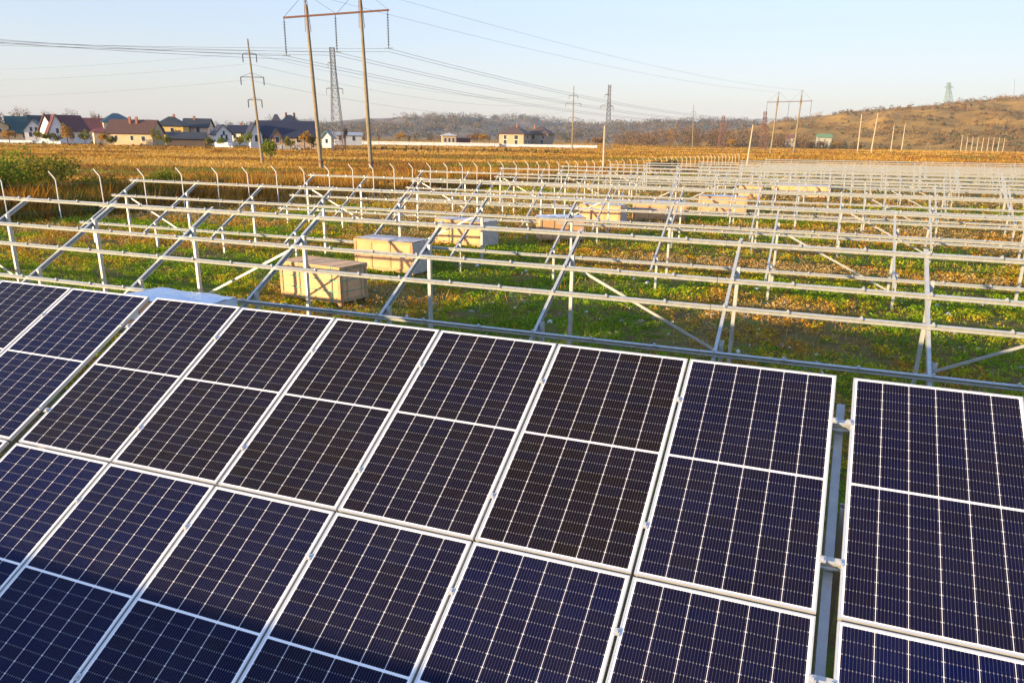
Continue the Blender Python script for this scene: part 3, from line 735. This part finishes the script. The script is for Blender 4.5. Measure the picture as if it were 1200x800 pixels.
house('tan house cut by the left edge of the view', -24, 14, 163, 148, 139, 300, TAN, TEAL, 'gable_front', .2, .9, ((-.2, .6, .1, 1.3), (.2, .6, .1, 1.3)))
house('house with a long teal roof beside the tan edge house', 14, 34, 163, 154, 138, 305, TAN, TEAL, 'gable_side', .0, .9, ((-.2, .4, .1, 1.3), (.25, .4, .1, 1.3)))
house('white gabled house between the teal roof and the red roof', 31, 54, 162, 153, 142, 300, WHITE, TEAL, 'gable_front', -.15, 1.1, ((-.2, .45, .12, 1.4), (.2, .45, .12, 1.4), (-.13, 1.1, .1, 1.2), (.13, 1.1, .1, 1.2)))
house('grey roofed house rising behind the white gable', 40, 62, 160, 148, 137, 350, GREY, SLATE, 'gable_side', .1, .8, (), ((.3, .5),))
house('white house with a steep dark red roof', 62, 112, 164, 153, 137, 290, WHITE, RED, 'gable_side', .55, .75, ((-.3, .4, .07, 1.5), (.0, .4, .07, 1.5), (.3, .45, .1, 1.5)), (), face_wins=((.3, .5, .1, 1.3),))
house('front white gable of the dark red roofed house', 60, 80, 164, 154, 136, 284, WHITE, RED, 'gable_front', .2, .8, ((-.18, .4, .1, 1.4), (.18, .4, .1, 1.4), (0, 1.0, .12, 1.4)))
house('low red tiled house behind the dark red roof', 104, 125, 162, 151, 140, 340, CREAM, (.24, .07, .05), 'gable_side', .1, .8, ((.2, .5, .1, 1.3),), ((.3, .5),))
house('small red roofed porch house left of the brown roof', 112, 130, 164, 156, 151, 285, CREAM, (.26, .08, .06), 'hip', .1, .8, ((0, .5, .12, 1.3),))
house('tall house with a blue-green roof behind the brown roof', 124, 162, 162, 145, 135, 345, CREAM, (.05, .10, .13), 'hip', .2, .8, ((-.25, .75, .08, 1.3), (.1, .75, .08, 1.3)), ())
house('wide brown roofed house with a pale gable end and two chimneys', 122, 184, 167, 156, 142, 278, TAN, BROWN, 'gable_side', -.45, .62, ((-.3, .45, .05, 1.3), (.05, .45, .05, 1.3), (.3, .4, .06, 1.3)), ((-.05, .35), (.1, .35)), face_wins=((.3, .5, .12, 1.4), (.7, .5, .12, 1.4), (.5, 1.1, .12, 1.3)))
house('yellow house with a dark hipped roof', 182, 219, 163, 149, 138.5, 300, YEL, SLATE, 'hip', -.3, .8, ((-.25, .7, .09, 1.4), (.1, .7, .09, 1.4), (-.1, .3, .09, 1.4), (.3, .3, .07, 1.4)), ((.1, .5),))
house('pinkish house with a dark pointed roof beside the yellow one', 214, 248, 162, 149, 140.5, 310, PINK, SLATE, 'gable_side', -.3, .8, ((-.25, .7, .08, 1.4), (.1, .7, .1, 1.4), (.2, .3, .09, 1.4)), ((-.1, .4),), face_wins=((.4, .6, .12, 1.4),))
house('long low shed with a dark roof before the yellow house', 198, 240, 167, 162, 156, 272, (.14, .10, .08), (.045, .05, .06), 'gable_side', -.1, .4, (), cat='shed', name='shed')
house('white gabled house with dark blue roof right of the sheds', 252, 275, 165, 157, 147.5, 292, WHITE, NAVY, 'gable_front', .25, 1.2, ((-.15, .5, .1, 1.4), (.15, .5, .1, 1.4), (0, 1.05, .1, 1.2)))
house('white wing with a navy side roof behind the white gable', 268, 293, 164, 155, 148, 305, WHITE, NAVY, 'gable_side', -.2, .7, ((-.2, .45, .1, 1.4), (.2, .5, .12, 1.6)), ((.1, .5),))
house('large house with a wide navy roof left of the lattice tower', 300, 372, 168, 160, 143.5, 262, (.40, .30, .22), NAVY, 'gable_side', -.12, .5, ((-.3, .45, .04, 1.3), (.2, .45, .05, 1.3)))
house('white gable wing at the left of the wide navy roof', 292, 310, 167, 158, 145.5, 258, WHITE, NAVY, 'gable_front', .3, 1.0, ((0, .5, .16, 1.6),))
house('small tan gable before the wide navy roof', 320, 331, 168, 160, 152, 250, (.50, .30, .18), NAVY, 'gable_front', .05, .7, ((0, .5, .3, 1.5),))
house('grand dark house with a turret behind the navy roof', 332, 356, 164, 147, 137, 320, GREY, (.07, .07, .08), 'hip', .3, .8, ((-.2, .8, .1, 1.4), (.2, .8, .1, 1.4)), ((-.2, .5), (.25, .4)))
house('narrow turret with a spire beside the grand dark house', 322, 330, 164, 145, 136, 318, GREY, (.06, .06, .07), 'hip', 0, 1., ())
house('small white house with a teal roof under the left portal pole', 376, 390, 170, 161, 155, 285, WHITE, (.16, .26, .26), 'gable_front', -.3, 1.1, ((0, .5, .2, 1.2),))
house('white workshop with a grey roof behind the lattice tower', 392, 425, 166, 159, 156, 360, (.50, .53, .56), (.34, .37, .40), 'gable_side', .1, .7, ((-.3, .5, .08, 1.6), (.2, .5, .08, 1.6)), name='workshop', cat='workshop')
house('half built brick house with a small domed roof', 518, 535, 169, 160, 157, 420, (.50, .33, .18), (.50, .50, .48), 'hip', .1, .9, ((-.3, .5, .12, 1.8), (.0, .5, .12, 1.8), (.3, .5, .12, 1.8)))
house('low dark brick building beside the half built house', 535, 551, 169, 163, 161.5, 430, (.13, .06, .05), (.10, .05, .04), 'flat', 0, .8)
house('two storey stone house with a brown hipped roof in the open field', 580, 618, 170, 158, 149, 440, (.42, .32, .20), (.09, .06, .05), 'hip', -.35, .9, ((-.25, .25, .1, 2.0), (.2, .25, .1, 2.0), (-.25, .72, .09, 1.8), (.2, .72, .12, 1.8)), ((.1, .4),), face_wins=((.3, .3, .12, 1.8), (.7, .3, .12, 1.8), (.5, .75, .14, 1.6)), over=1.0)
house('matching stone house with brown roof just right of its twin', 616, 645, 170, 158, 149.5, 452, (.38, .29, .19), (.09, .06, .05), 'hip', -.3, .9, ((-.25, .72, .12, 1.8), (.2, .3, .12, 2.0), (.25, .72, .12, 1.6)), ((-.3, .4),), over=1.0)
house('green roofed farmhouse at the foot of the hill', 957, 974, 163.5, 161, 157.5, 640, (.36, .35, .30), (.12, .22, .12), 'gable_side', .2, .6)
house('white farmhouse near the green roof at the foot of the hill', 921, 932, 165, 161.5, 158.5, 640, (.42, .38, .33), (.18, .08, .06), 'gable_side', .2, .7)

def boundary(label, pts, h, col, name='boundary_wall'):
    o = thing(name, label, 'wall' if 'wall' in name else 'fence', (0, 0, 0))
    w = MB()
    for (a, da), (b, db) in zip(pts[:-1], pts[1:]):
        A, B = ground_at(a, da), ground_at(b, db)
        w.prof((A[0], A[1], A[2]), (B[0], B[1], B[2]), [(-.12, -.3), (.12, -.3), (.12, h), (-.12, h)])
    w.build('panel' if 'fence' in name else 'wall', paint(col), o)
    p = MB()
    for (a, da), (b, db) in zip(pts[:-1], pts[1:]):
        A, B = ground_at(a, da), ground_at(b, db); n = max(2, int(np.hypot(*(B-A)[:2])/6))
        for k in range(n): P = A + (B-A)*(k+.5)/n; p.box((P[0], P[1], P[2]+h/2), (.34, .34, h+.25))
    p.build('pier', paint(tuple(c*.85 for c in col)), o)
boundary('long white wall across the far field left of the twin houses', [(416, 392), (470, 396), (560, 402), (585, 404)], 1.8, (.74, .72, .70))
boundary('white wall in front of the twin stone houses', [(588, 406), (648, 408), (700, 410)], 1.5, (.70, .71, .73))
boundary('pale blue fence before the leftmost houses', [(-30, 286), (20, 282), (72, 276)], 1.15, (.36, .44, .54), 'garden_fence')
boundary('white sheet fence before the dark blue roofed house', [(252, 268), (273, 266)], 1.7, (.66, .70, .74), 'garden_fence')
boundary('grey garden fence before the wide navy roof', [(322, 246), (352, 248)], 1.5, (.42, .42, .42), 'garden_fence')

# ------------------------------------------------------------------ power poles and towers
def pole(label, pxb, pyb, pxt, pyt, depth, r, arms=(), m='concrete', name='power_pole', lean=True, cat='pole', group=None):
    """Round tapered pole; arms: (py, half px)."""
    G = ground_at(pxb, depth); s = depth/FPX
    T = at_depth(pxt, pyt, depth)
    o = thing(name, label, cat, tuple(G), 0, group)
    t = Vector(T-G); w = MB(); w.tube([(0, 0, -.6), t*.5, t], [r*1.1, r*.85, r*.6], 8); w.build('shaft', M[m], o, smooth=False)
    right = Vector((RX[0], RX[1], 0)).normalized(); ad = (right*.55 + Vector((FW[0], FW[1], 0)).normalized()*.84)
    ad = right
    L = Vector((T-G)).length; H = pyb-pyt
    for py, hp in arms:
        c = t*((pyb-py)/H); a = MB(); q = hp*s
        a.bar(c-ad*q, c+ad*q, .12, .12); a.bar(c-ad*q, c+Vector((0, 0, q*.35)), .05); a.bar(c+ad*q, c+Vector((0, 0, q*.35)), .05)
        ao = a.build('crossarm', M['dark'], o)
        for sx in (-1, 1):
            i = MB(); p = c+ad*q*sx
            i.tube([p, p-Vector((0, 0, 1.3))], .09, 5); i.build('insulator', M['insul'], ao)
    return o
pole('tall concrete pole with three crossarms behind the green bush', 306, 178, 290, 46, 135, .24, ((62, 8), (86, 13.5), (110, 8)))
pole('concrete pole with three crossarms right of the twin stone houses', 670.5, 174, 672.5, 101, 330, .30, ((112, 5), (121, 9), (137, 5)))
pole('plain white-topped concrete post standing in the golden field', 708.5, 193, 708.5, 147.5, 118, .17, (), 'pale_concrete', name='concrete_post', cat='post')
pole('distant thin pole with small crossarm left of the bare woods', 811.5, 171, 813, 123, 520, .30, ((131, 2.5), (137, 4.5)))
pole('short concrete post by the far end of the fence', 877.5, 188, 882.5, 146.5, 150, .17, (), 'pale_concrete', name='concrete_post', cat='post')
for (a, b, c, d, e, lab) in ((1006, 173, 1010, 134, 420, 'left pole of the near bare pair below the hill'), (1022, 173, 1029, 133, 420, 'right pole of the near bare pair below the hill'), (1045, 168, 1048, 146.5, 520, 'left pole of the shorter pair farther along'), (1057.5, 168, 1061, 145, 520, 'right pole of the shorter pair farther along')):
    pole(lab, a, b, c, d, e, .32, (), 'pale_concrete', name='bare_pole')
for k in range(9):
    x = 1127 + k*6.2
    pole('thin wooden post in the row along the foot of the hill', x, 170.5, x+1.2, 160+k*.15-(2 if k == 0 else 0), 560, .25, (), 'pale_concrete', name='far_post', cat='post', group='posts along the foot of the hill')
pole('slim mast on the crest at the right edge', 1186, 114, 1189, 93, 1090, .35, (), 'tower', 'mast', cat='mast')
mo = bpy.data.objects
def portal(label, bases, tops, arm, depth, r, depth2=None):
    """Two-legged portal pylon: bases/tops are px pairs, arm = (px, py) of its two ends."""
    d2 = depth2 or depth
    G = [ground_at(bases[0][0], depth), ground_at(bases[1][0], d2)]
    T = [at_depth(*tops[0], depth), at_depth(*tops[1], d2)]
    o = thing('portal_pylon', label, 'pylon', tuple((G[0]+G[1])/2)); O = Vector((G[0]+G[1])/2)
    A = []
    for g, t in zip(G, T):
        g, t = Vector(g)-O, Vector(t)-O; d = t-g
        w = MB(); w.tube([g-Vector((0, 0, .6)), g+d*.45, g+d*.93], [r*1.15, r*1.0, r*.72], 10); p = w.build('leg', M['concrete'], o)
        k = MB(); k.tube([g+d*.001+Vector((0, 0, 1.0)), g+Vector((0, 0, 1.35))], r*1.28, 10); k.build('collar', M['rust'], p)
        k = MB()
        for sx in (-1, 1):
            for sy in (-1, 1):
                k.bar(g+d*.78+Vector((sx*r, sy*r, 0)), t+Vector((sx*.10, sy*.10, 0)), .07)
        for q in np.linspace(.79, .98, 7): k.bar(g+d*q-Vector((r, 0, 0)), g+d*(q+.02)+Vector((r, 0, 0)), .05)
        k.build('lattice_head', M['rust'], p)
    fr = 1.0
    def on_line(px, py):
        f = (px-bases[0][0])/(bases[1][0]-bases[0][0]); return Vector(at_depth(px, py, depth+(d2-depth)*f))-O
    a, b = on_line(*arm[0]), on_line(*arm[1])
    w = MB(); w.bar(a, b, .22, .26); ca = w.build('crossarm', M['rust'], o)
    st = MB()
    hd = [on_line(arm[0][0]+(arm[1][0]-arm[0][0])*f, arm[0][1]+(arm[1][1]-arm[0][1])*f) for f in (.22, .735)]
    for i, t in enumerate(T):
        t = Vector(t)-O
        for e in (a, b, (a+b)*.5):
            if (e-hd[i]).length < (b-a).length*.45: st.bar(e, t, .05)
    st.build('stay', M['dark'], ca)
    ends = []
    L = (b-a).length
    for f in (0.005, .49, .985):
        p = a + (b-a)*f; q = p - Vector((0, 0, L*.33)); n = 12; i = MB()
        i.tube([p, q], .06, 5)
        for k in range(n): z = p + (q-p)*((k+1.5)/(n+2)); i.tube([z, z-Vector((0, 0, .10))], [.10, .21], 8)
        i.bar(q-Vector((L*.045, 0, 0)), q+Vector((L*.045, 0, 0)), .10); i.build('insulator', M['insul'], ca)
        ends.append(q+O)
    return ends, [Vector(t) for t in T]
e1, t1 = portal('big portal pylon of two concrete poles with a rusty crossarm', [(375, 197), (434, 195)], [(357, -8), (421, -14)], [(332, 21), (456, 12)], 118, .30)
e2, t2 = portal('distant portal pylon of two poles before the bare woods', [(904, 177), (931, 177)], [(913, 108), (940.5, 106)], [(899, 120), (952, 118.5)], 330, .36)

def lattice(label, pxb, pyb, pxt, pyt, depth, wb, wt, arms, mt, name='lattice_tower', red=0., base_z=None, bays=9, thick=.16):
    s = depth/FPX; T = at_depth(pxt, pyt, depth); B = at_depth(pxb, pyb, depth)
    if base_z is None: G = ground_at(pxb, depth); B = np.array([B[0], B[1], G[2]])
    o = thing(name, label, 'tower', tuple(B)); H = T[2]-B[2]
    right = Vector((RX[0], RX[1], 0)).normalized(); fwd = Vector((FW[0], FW[1], 0)).normalized()
    dx = Vector((T[0]-B[0], T[1]-B[1], 0))
    def cor(t, k):
        w = (wb + (wt-wb)*min(1, t/.8)) * s/2 if t < .8 else wt*s/2
        sx, sy = ((-1, -1), (1, -1), (1, 1), (-1, 1))[k]
        return dx*t + right*sx*w + fwd*sy*w + Vector((0, 0, H*t))
    zs = [0]; step = 1.0
    ts = np.linspace(0, 1, bays+1)**.85
    def part(lo, hi, m, nm):
        w = MB()
        for t0, t1_ in zip(ts[:-1], ts[1:]):
            if not (lo <= (t0+t1_)/2 < hi): continue
            for k in range(4):
                k2 = (k+1) % 4
                w.bar(cor(t0, k), cor(t1_, k), thick); w.bar(cor(t0, k), cor(t1_, k2), thick*.6); w.bar(cor(t0, k2), cor(t1_, k), thick*.6); w.bar(cor(t1_, k), cor(t1_, k2), thick*.6)
        if w.v: w.build(nm, m, o)
    part(red, 1.01, M[mt], 'lattice_body')
    if red: part(-1, red, M['towerred'], 'painted_base')
    for py, l_, r_ in arms:
        t = (pyb-py)/(pyb-pyt); c = dx*t + Vector((0, 0, H*t)); w = MB()
        for hp, sg in ((l_, -1), (r_, 1)):
            if hp: e = c+right*sg*hp*s; w.bar(c, e, thick); w.bar(c+Vector((0, 0, hp*s*.35)), e, thick*.7); w.bar(e, e-Vector((0, 0, 1.6)), thick*.8)
        w.build('crossarm', M[mt], o)
    return o
lattice('grey lattice tower with red painted base behind the portal pylon', 396, 158, 389, 56, 230, 14, 5, ((71, 6, 0), (96, 10, 9.5)), 'tower', red=.2, bays=15, thick=.15)
lattice('thin lattice tower behind the white-topped post', 711.5, 173, 714.5, 100, 380, 7, 3, ((111, 5, 0), (124, 10, 5)), 'tower', bays=14, thick=.24)
lattice('left of two brown lattice masts before the bare woods', 845, 169, 848, 136, 470, 7, 3, ((142, 3, 3),), 'towerred', bays=8, thick=.2)
lattice('right brown lattice mast beside the distant portal pylon', 894, 169, 897, 131, 450, 7, 3, ((138, 3, 3), (145, 4, 4)), 'towerred', bays=8, thick=.2)
lattice('pale green pylon on the crest of the hill', 1111, 124, 1112, 97, 1090, 9, 3, ((102.5, 5.5, 5.5),), 'towerpale', base_z=True, bays=6, thick=.55)
def aframe(label, px, py, depth, h, w):
    G = ground_at(px, depth); s = depth/FPX; o = thing('guyed_frame', label, 'frame', tuple(G)); right = Vector((RX[0], RX[1], 0)).normalized(); m = MB()
    m.bar(-right*w*s, Vector((0, 0, h*s)), .3); m.bar(right*w*s, Vector((0, 0, h*s)), .3); m.bar(-right*w*s*.5+Vector((0, 0, h*s*.5)), right*w*s*.5+Vector((0, 0, h*s*.5)), .2); m.build('leg_pair', M['concrete'], o)
aframe('small guyed frame leaning in the field left of the woods', 791, 168, 480, 9, 4)
aframe('small guyed frame below the hill right of the bare poles', 1088, 170, 520, 12, 4)

def cable(p, q, sag, r, n=20, label='thin grey power cable running from the big portal pylon', group='cables strung between the pylons'):
    p, q = Vector(p), Vector(q); pts = []
    for i in range(n+1): t = i/n; v = p.lerp(q, t); v.z -= 4*sag*t*(1-t); pts.append(v)
    w = MB(); w.tube(pts, r, 4); o = w.build('power_cable', M['wire']); tag(o, label, 'cable', group)
def e1_line(i, k):
    return e1[i] + Vector((.0, 0, -.05 - .45*k))
for i in range(3):
    for k in range(2):
        cable(e1_line(i, k), e2[i] + Vector((0, 0, -.3*k)), 4.5, .026, 24)
        L = at_depth(-130, (36 + 5*i + 3.0*k), 100 + 12*i)
        cable(e1_line(i, k), L, .35, .024, 12, 'thin grey power cable running left out of view from the big portal pylon', 'cables running left from the pylon')
for i in range(2):
    cable(t1[i], t2[i], 2.5, .018, 24, 'thin earth wire strung between the tops of the two portal pylons', 'earth wires')
for py in (86, 99, 118):
    cable(at_depth(290 if py != 86 else 290, py-24+.0, 135), at_depth(-120, py-4, 190), 1.0, .016, 14, 'faint cable running left from the three-armed pole', 'cables of the three-armed pole')
    cable(at_depth(292, py-24, 135), at_depth(672, 112+ (py-86)*.55, 330), 4.0, .018, 20, 'faint cable between the two three-armed poles', 'cables of the three-armed pole line')

# ------------------------------------------------------------------ trees far off
bare = [M['twig']]
tree('golden_tree', 'small golden autumn tree before the dark red roofed house', ground_at(80, 272), 7.2, 4.2, M['leaf_gold'], 900, .30, .1, 10)
tree('bare_tree', 'pale brown tree at the far left edge above the tan house', ground_at(2, 345), 13, 9, M['twig'], 700, .35, .25, 10, bare=True)
for k, (px, h, w, d, mt, lab) in enumerate((
    (22, 15, 9, 420, 'twig', 'leafless tree showing above the long teal roof'), (33, 16.5, 10, 430, 'twig', 'leafless tree above the white gable'), (60, 15.5, 9, 430, 'twig', 'leafless tree left of the dark red roof'),
    (88, 17, 12, 440, 'twig', 'wide leafless tree above the dark red roof'), (118, 15.5, 9, 430, 'twig', 'leafless tree above the low red tiled house'),
    (56, 4, 4, 276, 'leaf_olive', 'olive shrub by the pale blue fence'), (66, 4, 4, 277, 'leaf_olive', 'round shrub before the white gable of the red roof'),
    (196, 4, 4.5, 262, 'leaf_olive', 'dark shrub left of the low shed'), (246, 3.6, 3.4, 262, 'leaf_olive', 'shrub by the right end of the low shed'),
    (290, 5.5, 4.6, 250, 'leaf_green', 'green tree left of the wide navy roof'), (357, 6, 5, 248, 'leaf_gold', 'yellowish tree at the right end of the navy roof'), (365, 4.6, 4, 250, 'leaf_olive', 'dark green shrub beside the yellowish tree'),
    (405, 8, 2.6, 330, 'scrub_dark', 'narrow dark conifer behind the lattice tower'), (468, 8, 9, 480, 'leaf_gold', 'golden tree above the long white wall'), (556, 8, 9, 470, 'twig_rust', 'rusty tree left of the twin stone houses'), (566, 7, 8, 460, 'leaf_gold', 'yellow tree left of the twin stone houses'),
    (100, 5, 4.5, 268, 'leaf_olive', 'olive tree before the right end of the dark red roofed house'), (121, 4.5, 4, 266, 'leaf_gold', 'yellow tree before the small porch house'), (131, 3.5, 4, 262, 'leaf_olive', 'dark shrub at the left corner of the brown roofed house'), (184, 6, 4.5, 270, 'leaf_olive', 'olive tree at the pale gable end of the brown roofed house'),
    (208, 6, 5, 285, 'leaf_gold', 'ochre tree before the yellow house'), (262, 3.5, 4, 255, 'leaf_green', 'green shrub before the white gabled house'), (280, 4.5, 4, 262, 'leaf_olive', 'olive shrub before the white wing'), (340, 4.5, 4, 245, 'leaf_olive', 'dark shrub under the wide navy roof'), (44, 5, 4.5, 283, 'leaf_olive', 'olive tree before the white gabled house at left'), (12, 5, 5, 276, 'leaf_gold', 'yellow tree before the tan edge house'),
    (962, 6, 6, 600, 'twig_rust', 'rusty tree before the green roofed farmhouse'), (980, 7, 8, 605, 'leaf_gold', 'yellow tree right of the green roofed farmhouse'),
    (857, 7, 6, 560, 'leaf_gold', 'ochre tree before the bare woods'), (700, 6, 7, 430, 'twig_rust', 'rusty bush at the foot of the thin lattice tower'))):
    tree('autumn_tree' if 'leaf' in mt or 'rust' in mt else 'bare_tree', lab, ground_at(px, d), h, w, M[mt], 420, .32 if d < 400 else .42, .15, 8, bare=mt == 'twig')

def woods(name, pts, per, leaf, mats, mi=None):
    """Many small crowns that read as one wood: pts rows x, y, z, width, height."""
    P = np.repeat(pts, per, 0); N = len(P); d = rng.normal(size=(N, 3)); d /= np.linalg.norm(d, axis=1)[:, None]; d *= rng.uniform(.25, 1, (N, 1))**.5
    C = P[:, :3] + d*np.column_stack([P[:, 3]/2, P[:, 3]/2, P[:, 4]/2]) + np.column_stack([np.zeros(N), np.zeros(N), P[:, 4]*.5])
    V, F = leaf_quads(C, rng.uniform(.6, 1.3, N)*leaf)
    return link_stuff(name, V, F, mats, np.repeat(rng.integers(0, len(mats), len(pts)) if mi is None else mi, per))
def woodline(name, x0, x1, n, d0, d1, h0, h1, mats, leaf, per, taper=None):
    px = rng.uniform(x0, x1, n); dp = rng.uniform(d0, d1, n); rows = []
    for a, b in zip(px, dp):
        G = ground_at(a, b); h = rng.uniform(h0, h1)*(taper(a) if taper else 1); rows.append((G[0], G[1], G[2]-.3, h*rng.uniform(.5, .85), h))
    woods(name, np.array(rows), per, leaf, mats)
M['wood_a'] = leaf_mat('woods_bare', (.22, .15, .09), (.15, .10, .065), .02)
M['wood_b'] = leaf_mat('woods_rust', (.28, .16, .06), (.20, .12, .05), .02)
M['wood_c'] = leaf_mat('woods_olive', (.11, .10, .04), (.08, .07, .035), .02)
woodline('bare_woods', 722, 945, 150, 560, 660, 9, 17, [M['wood_a'], M['wood_a'], M['wood_b']], .55, 130, lambda a: 1.15 if 770 < a < 900 else .85)
woodline('low_thicket', 940, 1010, 40, 585, 625, 4, 8, [M['wood_b'], M['wood_c']], .5, 80)
woodline('far_hedges', 400, 760, 130, 600, 1100, 4, 9, [M['wood_b'], M['wood_c'], M['wood_a']], .7, 60)
woodline('field_margin', 20, 420, 46, 238, 262, .7, 1.7, [M['wood_c'], M['wood_b'], M['leaf_olive']], .25, 50)
woodline('field_scrub', 430, 660, 60, 250, 300, .8, 1.8, [M['wood_c'], M['wood_b']], .25, 50)
def slope_scrub(name, G, n, w0, w1, per, leaf, mats, dens_seed, lo=0, hi=21, thr=.45, sc=60):
    rows = []
    for _ in range(n):
        i = rng.integers(0, G.shape[0]-1); k = rng.integers(lo, hi-1); a, b = rng.uniform(size=2)
        P = G[i, k]*(1-a)*(1-b) + G[i+1, k]*a*(1-b) + G[i, k+1]*(1-a)*b + G[i+1, k+1]*a*b
        if vnoise(P[0], P[1], sc, dens_seed) < thr: continue
        w = rng.uniform(w0, w1); rows.append((P[0], P[1], P[2]-.5, w, w*rng.uniform(.5, .9)))
    woods(name, np.array(rows), per, leaf, mats)
slope_scrub('hill_scrub', HILL, 2400, 3, 9, 26, .9, [M['wood_b'], M['wood_c'], M['wood_b']], 61, thr=.5)
slope_scrub('hill_bushes', HILL, 900, 2, 5, 16, .7, [M['wood_b'], M['leaf_gold'], M['wood_c']], 67, thr=.35, sc=25)
slope_scrub('ridge_woods', RIDGE, 3200, 12, 34, 44, 2.1, [M['wood_c'], M['wood_a']], 62, thr=.4, sc=260)

# ------------------------------------------------------------------ litter on the bare soil
def rubble():
    w = MB(); n = 0
    while n < 420:
        x = random.uniform(-9, 14); y = random.uniform(4.5, 20)
        if vnoise(np.array([x]), np.array([y]), 1.6, 77)[0] < .45: continue
        s = random.choice((.03, .04, .05, .09)); z = float(gz(x, y)); n += 1
        m = Matrix.Rotation(random.uniform(0, 3), 3, 'Z') @ Matrix.Rotation(random.uniform(-.4, .4), 3, 'X')
        w.box((x, y, z+s*.35), (s*random.uniform(1, 2), s*random.uniform(.8, 1.6), s*.7), m, 1 if random.random() < .35 else 0, random.uniform(.4, .9))
    o = w.build('rubble', [mat('stone_rubble', (.36, .32, .27), .9, var=.4, scale=20), mat('plastic_scrap', (.70, .70, .70), .5)]); o['kind'] = 'stuff'
rubble()

# ------------------------------------------------------------------ air
def haze():
    m = bpy.data.materials.new('haze_air'); m.use_nodes = True; n = m.node_tree.nodes; l = m.node_tree.links
    n.remove(n['Principled BSDF']); v = n.new('ShaderNodeVolumePrincipled')
    v.inputs['Color'].default_value = (.62, .78, 1.0, 1); v.inputs['Density'].default_value = .00007; v.inputs['Anisotropy'].default_value = 0
    l.new(v.outputs[0], n['Material Output'].inputs['Volume'])
    b = MB(); b.box((-500, 1400, 66), (7600, 6400, 140)); o = b.build('haze', m); o['kind'] = 'stuff'
haze()
